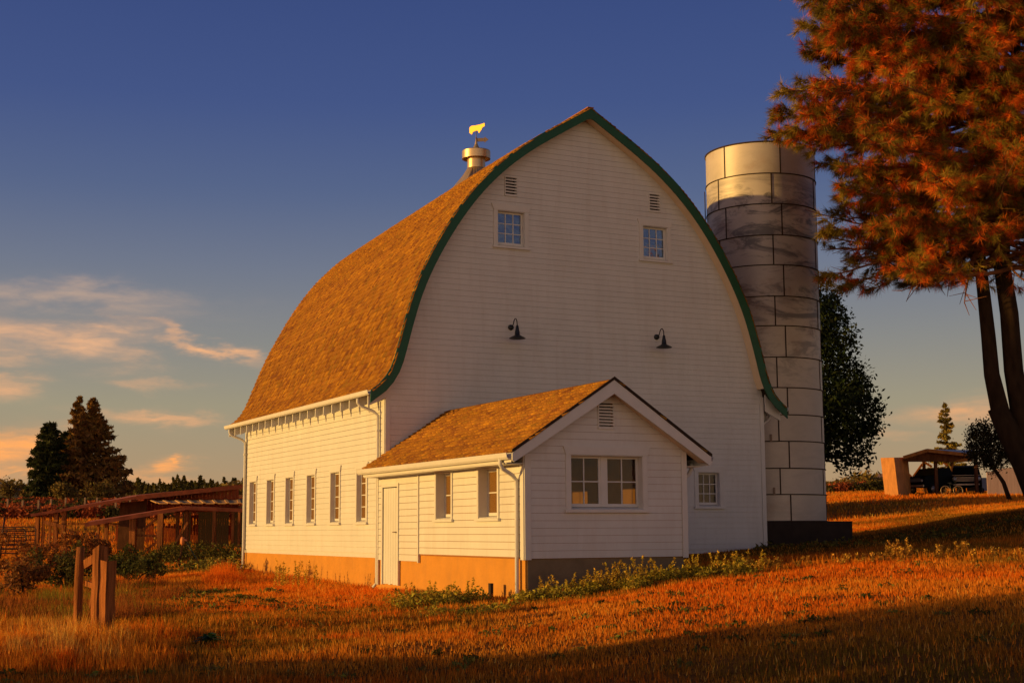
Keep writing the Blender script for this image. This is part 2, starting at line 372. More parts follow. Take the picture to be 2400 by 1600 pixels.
def gz(x, y):
    x = np.asarray(x, float); y = np.asarray(y, float); d, l = depth_lat(x, y); sh = d.shape
    d = d.ravel(); l = l.ravel(); dc = np.clip(d, 3, 4500); q = np.stack([np.clip(l/np.maximum(dc, 6), -.62, .66)*2.2, np.log(dc)], 1)
    r2 = ((q[:, None]-_q[None])**2).sum(-1); z = _k(r2)@_w[:_n]+_w[_n]+q@_w[_n+1:]
    xx, yy = x.ravel(), y.ravel()
    z = z+(fbm(xx*.35, yy*.35, 3, 5)-.44)*.16*np.clip(1-d/90, 0, 1)+(fbm(xx*1.7, yy*1.7, 2, 9)-.37)*.05*np.clip(1-d/50, 0, 1)
    return z.reshape(sh)
def gz1(x, y): return float(gz(np.array([x]), np.array([y]))[0])
def GP(u, d, dz=0):
    """ground point at bearing px u and depth d"""
    l = (u-1202)/FPX*d; x = CAM[0]+FH[0]*d+RH[0]*l; y = CAM[1]+FH[1]*d+RH[1]*l
    return np.array([x, y, gz1(x, y)+dz])
dd = np.concatenate([np.linspace(-60, 2, 8)[:-1], np.geomspace(2, 70, 230), np.geomspace(72, 9000, 90)])
rows = []
for d in dd:
    wd = max(d, 8)*.72+18; ls = np.linspace(-1, 1, 241); ls = np.sign(ls)*np.abs(ls)**1.25*wd
    rows.append(np.stack([CAM[0]+FH[0]*d+RH[0]*ls, CAM[1]+FH[1]*d+RH[1]*ls], 1))
G = np.array(rows); nr, nc = G.shape[:2]; G = G.reshape(-1, 2)
gzv = np.concatenate([gz(a[:, 0], a[:, 1]) for a in np.array_split(G, 12)])
ii, jj = np.meshgrid(np.arange(nr-1), np.arange(nc-1), indexing='ij'); a = (ii*nc+jj).ravel()
fast('ground', np.column_stack([G, gzv]), 4, GROUND, F=np.stack([a, a+1, a+nc+1, a+nc], 1), smooth=True)['kind'] = 'structure'

# ------------------------------------------------------------------ barn
W, L, XC = 10.9, 11.7, 5.45
OV, OB = .397, .44                        # front and back roof overhang
PROF = [(0, 11.33), (.45, 11.06), (.98, 10.74), (1.48, 10.43), (1.92, 10.14), (2.35, 9.81), (2.65, 9.56), (2.95, 9.27), (3.28, 8.92), (3.55, 8.59),
        (3.8, 8.25), (4.05, 7.88), (4.22, 7.60), (4.42, 7.26), (4.6, 6.92), (4.76, 6.58), (4.91, 6.22), (5.03, 5.86), (5.15, 5.45), (5.26, 5.05),
        (5.37, 4.6), (5.45, 4.34), (5.56, 4.13), (5.74, 3.94), (5.96, 3.77)]
PR = np.array(PROF)
def resample(pr, step):
    s = np.concatenate([[0], np.cumsum(np.hypot(*np.diff(pr, axis=0).T))]); n = max(2, int(round(s[-1]/step)))
    t_ = np.linspace(0, s[-1], n+1); out = np.stack([np.interp(t_, s, pr[:, 0]), np.interp(t_, s, pr[:, 1])], 1)
    for _ in range(2): out[1:-1] = out[1:-1]*.5+(out[2:]+out[:-2])*.25
    return out
def normals(pr):
    d = np.gradient(pr, axis=0); n = np.stack([-d[:, 1], d[:, 0]], 1); n /= np.linalg.norm(n, axis=1)[:, None]
    return np.where((n[:, 1:] < 0) | ((n[:, 1:] < .02) & (n[:, :1] < 0)), -n, n)
def offs(pr, d): return pr+normals(pr)*d
def warp(V):
    """the old roof sags and narrows a little towards its far end"""
    V = np.array(V, float); q = np.clip((V[:, 1]+OV)/12.4, 0, 1.1)**1.2; h = np.clip((V[:, 2]-3.8)/7.5, 0, 1)
    V[:, 0] = XC+(V[:, 0]-XC)*(1-.05*q*np.clip((V[:, 2]-4.3)/2.5, 0, 1)); V[:, 2] -= .56*q*h; return V
def warp_obj(o):
    off = WORLDLOC[o.name]; n = len(o.data.vertices); a = np.zeros(n*3, np.float32); o.data.vertices.foreach_get('co', a)
    o.data.vertices.foreach_set('co', (warp(a.reshape(-1, 3)+off)-off).astype(np.float32).ravel()); o.data.update(); return o
def halfwidth(z, d=-.07):
    o = offs(PR, d); return float(np.interp(-z, -o[:, 1], o[:, 0]))
GAB = ((0, 0, 0), (1, 0, 0), (0, -1, 0)); LEFT = ((0, 0, 0), (0, 1, 0), (-1, 0, 0))
RIGHT = ((W, 0, 0), (0, 1, 0), (1, 0, 0)); REAR = ((0, L, 0), (1, 0, 0), (0, 1, 0))
def siding(fr, u0, u1, z0, z1, course, gap, th, holes, back=.0, arch=None):
    """boards proud of the wall plane; u0/u1 numbers, arch(z) clips both ends"""
    b = MB(); z = z0
    while z < z1-.01:
        zb = min(z+course, z1); cuts = sorted({z+gap, zb}|{h[k] for h in holes for k in (2, 3) if z+gap < h[k] < zb})
        for za, zc in zip(cuts, cuts[1:]):
            zm = (za+zc)/2; hs = sorted((h[0], h[1]) for h in holes if h[2] <= zm <= h[3]); ed = [None]+[e for h in hs for e in h]+[None]
            for k in range(0, len(ed), 2):
                def lim(zz, e, side):
                    if e is not None: return e
                    if arch is None: return u0 if side < 0 else u1
                    c, hw = arch(zz); return max(u0, c-hw) if side < 0 else min(u1, c+hw)
                a0, a1 = lim(za, ed[k], -1), lim(zc, ed[k], -1); b0, b1 = lim(za, ed[k+1], 1), lim(zc, ed[k+1], 1)
                if b0-a0 < .01 or b1-a1 < .0: continue
                b.hexa([pt(fr, a0, back, za), pt(fr, b0, back, za), pt(fr, b0, back+th, za), pt(fr, a0, back+th, za),
                        pt(fr, a1, back, zc), pt(fr, b1, back, zc), pt(fr, b1, back+th*.8, zc), pt(fr, a1, back+th*.8, zc)])
        z = zb
    return b
def arch_barn(z):
    return XC, min(XC, halfwidth(z)) if z > 3.9 else XC
def make_window(root, fr, u0, u1, z0, z1, cols, rows, recess=.17, tw=.10, horn=True, glassm=GLASS, lights=1, label=None, face=.02, sillx=.03, sash_w=.045):
    b = MB(); p = face+.022
    b.pbox(fr, u0-tw, u0, z0-.02, z1, face-.01, p); b.pbox(fr, u1, u1+tw, z0-.02, z1, face-.01, p)
    if horn: b.pprism(fr, [(u0-tw, z1), (u1+tw, z1), (u1+tw+.055, z1+.155), (u0-tw-.055, z1+.155)], face-.01, p+.008)
    else: b.pbox(fr, u0-tw, u1+tw, z1, z1+tw, face-.01, p+.006)
    b.pbox(fr, u0-tw-sillx, u1+tw+sillx, z0-.075, z0-.02, face-.01, p+.035)
    # jamb linings
    b.pbox(fr, u0+.002, u0+.014, z0, z1-.016, -recess-.03, p-.004); b.pbox(fr, u1-.014, u1-.002, z0, z1-.016, -recess-.03, p-.004)
    b.pbox(fr, u0+.002, u1-.002, z1-.016, z1-.003, -recess-.03, p-.006)
    b.hexa([pt(fr, u0, -recess-.03, z0-.02), pt(fr, u1, -recess-.03, z0-.02), pt(fr, u1, p+.02, z0-.03), pt(fr, u0, p+.02, z0-.03),
            pt(fr, u0, -recess-.03, z0+.03), pt(fr, u1, -recess-.03, z0+.03), pt(fr, u1, p+.02, z0-.018), pt(fr, u0, p+.02, z0-.018)])
    wn = b.build('window', TRIM, root)
    if label: wn['label'] = label
    u0 += .016; u1 -= .016; z1 -= .018; s_ = MB(); n0, n1 = -recess-.02, -recess+.02; sw = sash_w; uw = (u1-u0-(lights-1)*.11)/lights; zb = z0+.03
    g = MB()
    for i in range(lights):
        a = u0+i*(uw+.11); e = a+uw
        if i: s_.pbox(fr, a-.11, a, zb, z1, n0-.01, n1+.012)
        s_.pbox(fr, a, a+sw, zb, z1, n0, n1); s_.pbox(fr, e-sw, e, zb, z1, n0, n1)
        s_.pbox(fr, a+sw, e-sw, z1-sw, z1, n0, n1-.002); s_.pbox(fr, a+sw, e-sw, zb, zb+sw*1.4, n0, n1-.002)
        for c in range(1, cols): u = a+sw+(uw-2*sw)*c/cols; s_.pbox(fr, u-.011, u+.011, zb+sw, z1-sw, n0+.01, n1-.004)
        for r_ in range(1, rows): z = zb+sw+(z1-zb-2*sw)*r_/rows; s_.pbox(fr, a+sw, e-sw, z-.011, z+.011, n0+.012, n1-.007)
        g.pbox(fr, a+sw*.5, e-sw*.5, zb+sw*.5, z1-sw*.5, -recess-.003, -recess+.003)
    s_.build('sash', TRIM, wn); g.build('pane', glassm, wn); return wn
def make_vent(root, fr, u0, u1, z0, z1, n, face=.02):
    b = MB(); f = .022
    b.pbox(fr, u0-f, u0, z0-f, z1+f, face-.01, face+.02); b.pbox(fr, u1, u1+f, z0-f, z1+f, face-.01, face+.02)
    b.pbox(fr, u0, u1, z1, z1+f, face-.01, face+.018); b.pbox(fr, u0, u1, z0-f, z0, face-.01, face+.018)
    v = b.build('gable_vent', TRIM, root)
    k = MB(); k.pbox(fr, u0, u1, z0, z1, -.1, -.09); k.build('backing', FELT, v)
    s_ = MB(); h = (z1-z0)/n
    for i in range(n):
        z = z0+i*h
        s_.hexa([pt(fr, u0, face+.012, z), pt(fr, u1, face+.012, z), pt(fr, u1, face+.004, z-.004), pt(fr, u0, face+.004, z-.004),
                 pt(fr, u0, -.05, z+h*.75), pt(fr, u1, -.05, z+h*.75), pt(fr, u1, -.06, z+h*.7), pt(fr, u0, -.06, z+h*.7)])
        s_.pbox(fr, u0, u1, z-.004, z+h*.42, face-.0, face+.012)
    s_.build('louvre', TRIM, v); return v
def shingles(name, parent, pr, y0, y1, side, xc, step=.142, seed=3, tones=None, dark=1.):
    """individual cedar shingles along a roof profile (half), from the eave up"""
    rs = random.Random(seed); pr = resample(pr, step)[::-1]; nn = normals(pr); V = []; C = []
    lim = len(pr)-1
    for i in range(lim):
        a = pr[i]; b = pr[min(i+1, lim)]; nn_ = nn[i]; nb = nn[min(i+1, lim)]
        b2 = b+(b-a)*.25 if i+1 < lim else b
        y = y0-rs.uniform(0, .1); rowt = rs.uniform(.93, 1.07)
        while y < y1:
            wd = rs.choice((.07, .085, .10, .12, .14, .17)); e = min(y+wd-.009, y1+rs.uniform(-.01, .015)); s0 = max(y, y0+rs.uniform(-.015, .01))
            if e-s0 > .02:
                j = rs.uniform(-.008, .012); dirn = (b-a)/max(1e-6, np.hypot(*(b-a)))
                aa = a-dirn*j; h0 = .036+rs.uniform(0, .012)
                q = []
                for (p_, n_, h) in ((aa, nn_, 0.), (aa, nn_, h0), (b2, nb, .006), (b2, nb, 0.)):
                    w_ = p_+n_*h; q.append((w_[0], w_[1]))
                k = rs.random(); c = tones(k, rs); c = tuple(v*rowt*dark for v in c)
                for yy in (s0, e):
                    for x_, z_ in q: V.append((xc+side*x_, yy, z_)); C.append(c)
            y += wd
    V = np.array(V); n = len(V)//8; base = (np.arange(n)*8)[:, None]
    F = np.concatenate([base+np.array([[1, 2, 6, 5]]), base+np.array([[0, 1, 5, 4]]), base+np.array([[0, 3, 2, 1]]), base+np.array([[4, 5, 6, 7]])])
    return fast(name, V, 4, SHING, parent, cols=np.array(C), F=F)
def cedar(k, rs):
    v = rs.gauss(1, .085)
    if k < .14: c = (.40, .178, .006)
    elif k < .32: c = (.21, .078, .004)
    elif k < .40: c = (.27, .13, .012)
    else: c = (.305, .128, .004)
    return tuple(max(.02, x*v) for x in c)

barn = empty('barn', (XC, L/2, 0), 'white clapboard barn with tall rounded shingle roof edged in green', 'barn')
GW = [(2.94, 3.71, 7.57, 8.46, 3, 3), (W-3.71, W-2.94, 7.57, 8.46, 3, 3), (8.75, 9.44, 1.13, 2.01, 3, 3)]
GV = [(3.17, 3.48, 8.86, 9.32), (7.42, 7.73, 8.86, 9.32)]
SW = [(10.49, 11.16), (8.70, 9.37), (6.89, 7.56), (5.02, 5.68), (3.09, 3.76), (1.16, 1.83)]
gh = [(a-.0, b, c, d) for a, b, c, d, *_ in GW]+GV
siding(GAB, 0, W, 0, 11.2, .138, .005, .016, gh, 0, arch_barn).build('gable_wall', WHITE, barn)
siding(GAB, .04, W-.04, -.1, 11.16, .25, 0, .085, gh, -.085, arch_barn).build('gable_wall_backing', TRIM, barn)
sh = [(a, b, .76, 2.03) for a, b in SW]
siding(LEFT, 0, L, 0, 4.15, .138, .008, .02, sh, 0).build('side_wall', WHITE, barn)
siding(LEFT, .09, L, -.1, 4.1, 4.4, 0, .085, sh, -.085).build('side_wall_backing', TRIM, barn)
siding(RIGHT, 0, L, 0, 4.15, .138, .008, .02, [], 0).build('side_wall', WHITE, barn)
siding(RIGHT, .09, L, -.1, 4.1, 4.4, 0, .085, [], -.085).build('side_wall_backing', TRIM, barn)
warp_obj(siding(REAR, 0, W, 0, 11.2, .2, .0, .02, [], 0, arch_barn).build('rear_wall', WHITE, barn))
b = MB(); b.pbox(GAB, -.02, .10, -.02, 4.0, .021, .042); b.build('corner_board', TRIM, barn)
b = MB(); b.pbox(GAB, W-.10, W+.02, -.02, 4.05, .021, .042); b.build('corner_board', TRIM, barn)
b = MB(); b.pbox(LEFT, -.02, .10, -.02, 4.05, .021, .040); b.build('corner_board', TRIM, barn)
b = MB(); b.pbox(LEFT, L-.10, L+.02, -.02, 4.0, .021, .040); b.build('corner_board', TRIM, barn)
b = MB(); b.box(.012, W-.012, .012, L-.012, -1.6, -.004); b.build('foundation', CONC, barn)
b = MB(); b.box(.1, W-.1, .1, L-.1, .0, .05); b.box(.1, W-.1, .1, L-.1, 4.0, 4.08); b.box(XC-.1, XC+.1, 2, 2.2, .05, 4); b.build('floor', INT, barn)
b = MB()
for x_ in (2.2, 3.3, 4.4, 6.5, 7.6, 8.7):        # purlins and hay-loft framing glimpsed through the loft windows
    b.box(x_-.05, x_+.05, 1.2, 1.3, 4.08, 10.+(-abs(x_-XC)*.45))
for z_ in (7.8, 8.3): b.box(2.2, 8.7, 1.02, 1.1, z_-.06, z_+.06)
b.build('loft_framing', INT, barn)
for i, g in enumerate(GW):
    make_window(barn, GAB, *g[:4], g[4], g[5], recess=.10, tw=.105, glassm=GLASSU if i < 2 else GLASS)
for g in GV: make_vent(barn, GAB, *g, 6)
for a, e in SW: make_window(barn, LEFT, a, e, .76, 2.03, 2, 4, recess=.095, tw=.07, sash_w=.04, glassm=GLASSW)
# roof deck, soffit, rake boards, shingles
pr = resample(PR, .25)
def shell(pr, d0, d1, y0, y1, side, xc=XC):
    o = offs(pr, d0); i = offs(pr, d1); o[0] = (0, o[0][1]); i[0] = (0, i[0][1]); b = MB(); n = len(pr)
    ny_ = max(2, int((y1-y0)/1.2)+1)
    vs = [(xc+side*q[0], y, q[1]) for y in np.linspace(y0, y1, ny_) for q in np.concatenate([o, i])]
    fs = []
    for j in range(ny_-1):
        A = 2*n*j; B = 2*n*(j+1)
        for k in range(n-1): fs += [(A+k, A+k+1, B+k+1, B+k), (A+n+k, B+n+k, B+n+k+1, A+n+k+1)]
        fs += [(A+n-1, A+2*n-1, B+2*n-1, B+n-1)]
    for A in (0, 2*n*(ny_-1)):
        for k in range(n-1): fs += [(A+k, A+n+k, A+n+k+1, A+k+1)]
    return b.add(vs, fs)
for sd_ in (-1, 1):
    rf = shell(pr, -.072, -.10, -OV+.03, L+OB, sd_).build('roof', FELT, barn); warp_obj(rf)
    warp_obj(shingles('shingles', rf, offs(PR, -.042), -OV-.02, L+OB+.02, sd_, XC, seed=5+sd_, tones=cedar))
    k = shell(pr[:-3], -.102, -.20, -OV+.03, -.002, sd_); k.build('soffit', SOFF, rf)
    k = MB(); o = offs(pr, -.005); i = offs(pr, -.245); o[0] = (0, 11.33); i[0] = (0, 11.02); o[-1] = (5.97, 3.775); i[-1] = (5.99, 3.47); n = len(pr)
    i[-2] = (i[-2]+i[-1]*.0) if True else i[-2]
    vs = [(XC+sd_*q[0], y, q[1]) for y in (-OV-.012, -OV+.03) for q in np.concatenate([o, i])]
    fs = []
    for q in range(n-1): fs += [(q, q+1, n+q+1, n+q), (2*n+q, 3*n+q, 3*n+q+1, 2*n+q+1), (q, 2*n+q, 2*n+q+1, q+1), (n+q, n+q+1, 3*n+q+1, 3*n+q)]
    fs += [(n-1, 2*n-1, 4*n-1, 3*n-1)]
    k.add(vs, fs).build('rake_board', GREEN, barn)
    # exposed rafter tails
    x0 = XC+sd_*5.46; ny = 20
    for q in range(ny):
        y = -.12+(L+.35)*q/(ny-1)
        t_ = MB(); zt = 4.12
        ev = [(0, 4.14), (.14, 4.0), (.30, 3.86), (.485, 3.72), (.485, 3.46), (.28, 3.55), (.10, 3.64), (0, 3.70)]
        t_.add([(x0+sd_*(u+.0), yy, z-.035) for yy in (y-.022, y+.022) for u, z in ev], [tuple(range(8)), tuple(range(15, 7, -1))]+[(c, (c+1) % 8, 8+(c+1) % 8, 8+c) for c in range(8)])
        t_.build('rafter_tail', TRIM, barn)
    gt = MB(); xg = XC+sd_*5.945
    prof = [(0, 3.775), (0, 3.68), (.02, 3.665), (.07, 3.665), (.10, 3.695), (.115, 3.775), (.105, 3.775), (.085, 3.70), (.06, 3.68), (.012, 3.685), (.01, 3.775)]
    gt.add([(xg+sd_*u, yy, z) for yy in (-OV+.02, L+OB) for u, z in prof], [tuple(range(11)), tuple(range(21, 10, -1))]+[(c, (c+1) % 11, 11+(c+1) % 11, 11+c) for c in range(11)])
    go_ = gt.build('gutter', TRIM, barn)
    for (ya, yb, zb) in ((.42, .30, gz1(-.1, .3)+.06), (L-.0, L-.12, gz1(-.1, L)+.03)):
        d_ = MB(); xw = XC+sd_*5.53
        d_.tube([(xg+sd_*.05, ya, 3.64), (xg+sd_*.05, ya, 3.54), (xg-sd_*.03, ya, 3.46), (xw+sd_*.1, yb, 3.33), (xw, yb, 3.24), (xw, yb, 2.9), (xw, yb, zb+.1), (xw+sd_*.09, yb-.0, zb)], .038, 10)
        d_.box(xw-.045, xw+.045, yb-.05, yb+.05, 2.86, 2.90)
        d_.build('downspout', TRIM, barn)
b = MB(); [b.box(XC-.09, XC+.09, -OV-.02+i*.6, min(L+OB, -OV+.575+i*.6), 11.30, 11.325) for i in range(21)]; warp_obj(b.build('ridge_cap', mat('ridge_board', (.30, .11, .02), .8), barn))
# concrete ledge along the foot of the sunlit wall
b = MB(); b.box(-.20, .01, 5.2, L+.05, -1.4, -.70); b.build('footing', mat('pale_concrete', (.50, .28, .12), .9, var=.2), barn)

# roof ventilator and weathervane
def vz(yz): return float(onplane(1060+490/8.708, 270+yz/8.708, 0, XC)[2])
VY = float(onplane(1116.3, 420, 0, XC)[1]); kz = .0127/8.708
ven = empty('roof_ventilator', (XC, VY, 11.2), 'round metal ventilator with wide cap on the barn ridge', 'ventilator')
zc0, zc1 = vz(900), vz(735)
b = MB(); b.lathes(XC, VY, [(.40, zc0), (.43, zc0), (.43, zc1-.02), (.42, zc1), (.18, zc1+.05), (.10, zc1+.10), (.05, zc1+.2), (.025, zc1+.32), (.0, zc1+.33)], 36)
b.lathe(XC, VY, [(.40, zc0), (.40, zc1-.05), (.0, zc1-.05)], 36); b.build('cap', GALV, ven)
zn0 = vz(1090)
b = MB(); b.lathe(XC, VY, [(.26, zc1-.06), (.27, zc0), (.275, zn0)], 32); b.build('neck', GALV, ven)
b = MB(); zb_ = 10.66; sq = .64
n = 32; vs = []
for k in range(n):
    a = 2*math.pi*k/n; vs.append((XC+.275*math.cos(a), VY+.275*math.sin(a), zn0))
for k in range(n):
    a = 2*math.pi*k/n; m_ = sq/max(abs(math.cos(a)), abs(math.sin(a))); vs.append((XC+m_*math.cos(a), VY+m_*math.sin(a), zb_))
b.add(vs, [(k, (k+1) % n, n+(k+1) % n, n+k) for k in range(n)]); b.build('base', GALV, ven)
vane = empty('weathervane', (XC, VY, zc1+.3), 'golden cow weathervane with arrow above the ridge ventilator', 'weathervane')
zr = vz(305)
b = MB(); b.tube([(XC, VY, zc1+.2), (XC, VY, zr)], .012, 8); b.tube([(XC, VY, vz(560)), (XC, VY, vz(450))], .022, 8); b.build('rod', RUST, vane)
def plate(poly, azd_, zref, name, m, sx, x0=525, y0=305, th=.012):
    U = (math.sin(R(azd_)), math.cos(R(azd_)), 0); N = (U[1], -U[0], 0); fr = ((XC, VY, 0), U, N)
    b = MB(); b.pprism(fr, [((px-x0)/8.708*.0127*sx, zref+(y0-py)/8.708*.0127) for px, py in poly], -th/2, th/2); return b.build(name, m, vane)
cow = [(405, 215), (420, 200), (445, 194), (520, 205), (600, 206), (655, 201), (668, 193), (676, 203), (688, 196), (688, 240), (686, 266), (655, 270), (640, 288), (628, 318), (608, 343), (592, 376), (574, 378), (563, 335), (548, 322), (490, 322), (462, 335), (446, 376), (430, 372), (414, 340), (406, 345), (398, 332), (397, 250)]
plate(cow, 155, vz(305), 'cow', VANE, 1.42)
plate([(515, 470), (655, 470), (655, 440), (730, 505), (655, 572), (655, 545), (515, 545)], 122, vz(505), 'arrow', RUST, 1.15, 505, 505)

# gooseneck barn lamps
def barn_lamp(x, label):
    t_ = empty('barn_lamp', (x, 0, 5.51), label, 'lamp', 'gooseneck lamps on the gable')
    b = MB(); b.tube([(x, -.02, 5.51), (x, -.075, 5.51)], [.075, .06], 18); b.build('mounting_plate', BLACKM, t_)
    p = [(x, -.06, 5.51), (x, -.12, 5.52), (x, -.17, 5.58), (x, -.21, 5.66), (x, -.27, 5.70), (x, -.33, 5.68), (x, -.37, 5.61), (x, -.38, 5.50)]
    b = MB(); b.tube(p, .013, 8); b.build('arm', BLACKM, t_)
    b = MB(); b.lathe(x, -.38, [(.0, 5.52), (.03, 5.51), (.045, 5.42), (.06, 5.36), (.065, 5.28), (.10, 5.255), (.20, 5.205), (.205, 5.185), (.195, 5.185), (.09, 5.235), (.05, 5.26)], 24); b.build('lamp_shade', BLACKM, t_)
barn_lamp(3.30, 'black gooseneck lamp on the gable, below the darker-paned left loft window')
barn_lamp(7.56, 'black gooseneck lamp on the gable, the one nearer the silo')

# ------------------------------------------------------------------ annex
AX0, AX1, AY, AC = -.16, 3.40, -7.5, 1.62
AFR = ((AX0, AY, 0), (1, 0, 0), (0, -1, 0)); ALF = ((AX0, AY, 0), (0, 1, 0), (-1, 0, 0)); ARF = ((AX1, AY, 0), (0, 1, 0), (1, 0, 0))
ARZ, ASL, AHW, AOV = 3.41, .655, 2.196, .324
annex = empty('barn_annex', (AC, AY/2, 0), 'small white gabled annex with wide twin window built against the barn', 'annex')
def arch_annex(z):
    hw = (ARZ-.10-z)/ASL; return (AX1-AX0)/2, min((AX1-AX0)/2, hw)
fh = [(.80-AX0, 2.41-AX0, .93, 1.95), (1.44-AX0, 1.76-AX0, 2.47, 2.95)]
siding(AFR, 0, AX1-AX0, 0, 3.35, .140, .005, .016, fh, 0, arch_annex).build('gable_wall', WHITE, annex)
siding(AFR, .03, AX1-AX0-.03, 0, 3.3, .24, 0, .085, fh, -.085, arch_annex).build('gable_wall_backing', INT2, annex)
lw = [(5.53, 6.40), (3.42, 4.21)]
lh = [(-AY-b_, -AY-a_, .78, 1.74) for a_, b_ in lw]
siding(ALF, 0, 5.05, .02, 1.92, .142, .009, .02, lh, 0).build('side_wall', WHITE, annex)
siding(ALF, 5.07, 7.5, -.14, 1.92, .142, .009, .028, [(6.24, 7.14, -.2, 1.52)], 0).build('side_wall', WHITE, annex)
siding(ALF, .09, 7.5, 0, 1.95, 3, 0, .085, lh+[(6.24, 7.14, -.2, 1.52)], -.085).build('side_wall_backing', INT2, annex)
siding(ARF, 0, 7.5, 0, 1.92, .142, .009, .02, [(1.2, 2.0, .8, 1.7)], 0).build('side_wall', WHITE, annex)
siding(ARF, .09, 7.5, 0, 1.95, 3, 0, .085, [(1.2, 2.0, .8, 1.7)], -.085).build('side_wall_backing', INT2, annex)
b = MB(); b.pbox(ALF, 5.02, 5.07, -.16, 1.85, .0, .045); b.build('edge_board', TRIM, annex)
b = MB(); b.pbox(ALF, 7.44, 7.5, -.7, 1.8, 0, .04); b.build('edge_board', TRIM, annex)
b = MB(); b.pbox(AFR, -.02, .11, -.02, 1.95, .021, .045); b.build('corner_board', TRIM, annex)
b = MB(); b.pbox(ALF, -.02, .11, -.02, 1.95, .021, .043); b.build('corner_board', TRIM, annex)
b = MB(); b.pbox(AFR, AX1-AX0-.10, AX1-AX0+.02, -.02, 2.05, .021, .045); b.build('corner_board', TRIM, annex)
b = MB(); b.box(AX0+.015, AX1-.06, AY+.03, -.005, -1.5, -.004); b.build('foundation', CONC, annex)
b = MB(); b.box(AX0+.06, AX1-.05, AY+.012, AY+.029, -1.5, -.006); b.build('foundation_front_shade', mat('foundation_shaded_tone', (.21, .15, .085), .9, var=.2, vscale=3, bump=.3), annex)  # shade on the front painted in as a darker foundation colour
b = MB(); b.box(AX0+.1, AX1-.1, AY+.1, -.1, .0, .06); b.pprism(((AX0, 0, 0), (1, 0, 0), (0, -1, 0)), [(.1, .07), (AX1-AX0-.1, .07), (AX1-AX0-.1, 1.9), ((AX1-AX0)/2, 3.0), (.1, 1.9)], .02, .1)
b.build('floor', INT2, annex)
b = MB(); b.box(AX0+.1, AX1-.1, AY+.1, -.1, 2.02, 2.06); b.build('ceiling', INT2, annex)
b = MB(); b.box(2.72, 2.78, AY+.12, -.2, .065, 2.015); b.build('partition', mat('interior_partition', (.62, .34, .12), .8, var=.1), annex)
b = MB(); b.box(.3, .9, AY+5.0, AY+6.4, .06, .85); b.build('workbench', INT, annex)
b = MB(); b.box(1.3, 1.8, -1.0, -.4, .065, 1.5); b.build('cupboard', INT, annex)
make_window(annex, AFR, .80-AX0, 2.41-AX0, .93, 1.95, 2, 2, recess=.15, tw=.10, lights=2, glassm=GLASS)
for h in lh: make_window(annex, ALF, *h, 2, 2, recess=.19, tw=.06, horn=False, sillx=.05, glassm=GLASSW)
make_window(annex, ARF, 1.2, 2.0, .8, 1.7, 2, 2, recess=.1, horn=False)
make_vent(annex, AFR, 1.44-AX0, 1.76-AX0, 2.47, 2.95, 8)
# plank door on the sunlit side
b = MB()
nb = 6
for i in range(nb):
    u0_, u1_ = 6.245+.89*i/nb, 6.245+.89*(i+1)/nb-.008; b.pbox(ALF, u0_, u1_, -.66+random.uniform(-.02, .01), 1.50, -.02, .018)
door = b.build('door', WHITE, annex)
b = MB(); b.pbox(ALF, 6.17, 6.235, -.68, 1.52, 0, .05); b.pbox(ALF, 7.14, 7.205, -.68, 1.52, 0, .05); b.pbox(ALF, 6.17, 7.205, 1.52, 1.60, 0, .052); b.build('door_frame', TRIM, door)
b = MB(); b.tube([pt(ALF, 6.31, .02, .50), pt(ALF, 6.31, .07, .50), pt(ALF, 6.42, .075, .50)], .013, 8); b.build('handle', RUST, door)
# roof
apr = np.array([(0, ARZ), (AHW*.5, ARZ-ASL*AHW*.5), (AHW, ARZ-ASL*AHW)]); apr2 = resample(apr, .4)
for sd_ in (-1, 1):
    rf = shell(apr2, -.045, -.075, AY-AOV+.03, -.003, sd_, AC).build('roof', FELT, annex)
    shingles('shingles', rf, offs(apr2, -.02), AY-AOV-.02, -.01, sd_, AC, seed=21+sd_, tones=cedar, step=.14)
    shell(apr2, -.078, -.17, AY-AOV+.03, AY-.002, sd_, AC).build('soffit', SOFF, rf)
    k = MB(); z_e = ARZ-ASL*AHW
    k.pprism(((AC, AY-AOV+.03, 0), (sd_, 0, 0), (0, -1, 0)), [(0, ARZ-.035), (AHW, z_e-.035), (AHW, z_e-.17), (AHW-.04, z_e-.20), (0, ARZ-.30)], 0, .035)
    k.build('rake_board', TRIM, annex)
    k = MB(); k.pprism(((AC, AY-AOV-.012, 0), (sd_, 0, 0), (0, -1, 0)), [(0, ARZ+.03), (AHW+.01, z_e+.03), (AHW+.01, z_e-.03), (0, ARZ-.03)], -.01, .012); k.build('roof_edge', FELT, annex)
    gt = MB(); xg = AC+sd_*(AHW-.015); zg = z_e-.03
    prof = [(0, zg), (0, zg-.10), (.02, zg-.12), (.07, zg-.12), (.10, zg-.08), (.115, zg), (.105, zg), (.085, zg-.08), (.06, zg-.10), (.012, zg-.10), (.01, zg)]
    ye = -.05 if sd_ > 0 else .12
    gt.add([(xg+sd_*u, yy, z) for yy in (AY-AOV+.06, ye) for u, z in prof], [tuple(range(11)), tuple(range(21, 10, -1))]+[(c, (c+1) % 11, 11+(c+1) % 11, 11+c) for c in range(11)])
    gt.build('gutter', TRIM, annex)
    k = MB(); k.box(min(xg-sd_*.02, xg), max(xg-sd_*.02, xg), AY-AOV+.08, -.02, zg-.17, zg-.02); k.box(AC+sd_*1.80-.0, AC+sd_*1.80+sd_*.36, AY+.0, -.02, zg-.19, zg-.172) if sd_ > 0 else k.box(AC-2.16, AC-1.80, AY+.0, -.02, zg-.19, zg-.172)
    k.build('fascia_board', TRIM, annex)
k = MB(); xs = AX0-.06; yq = AY+.22
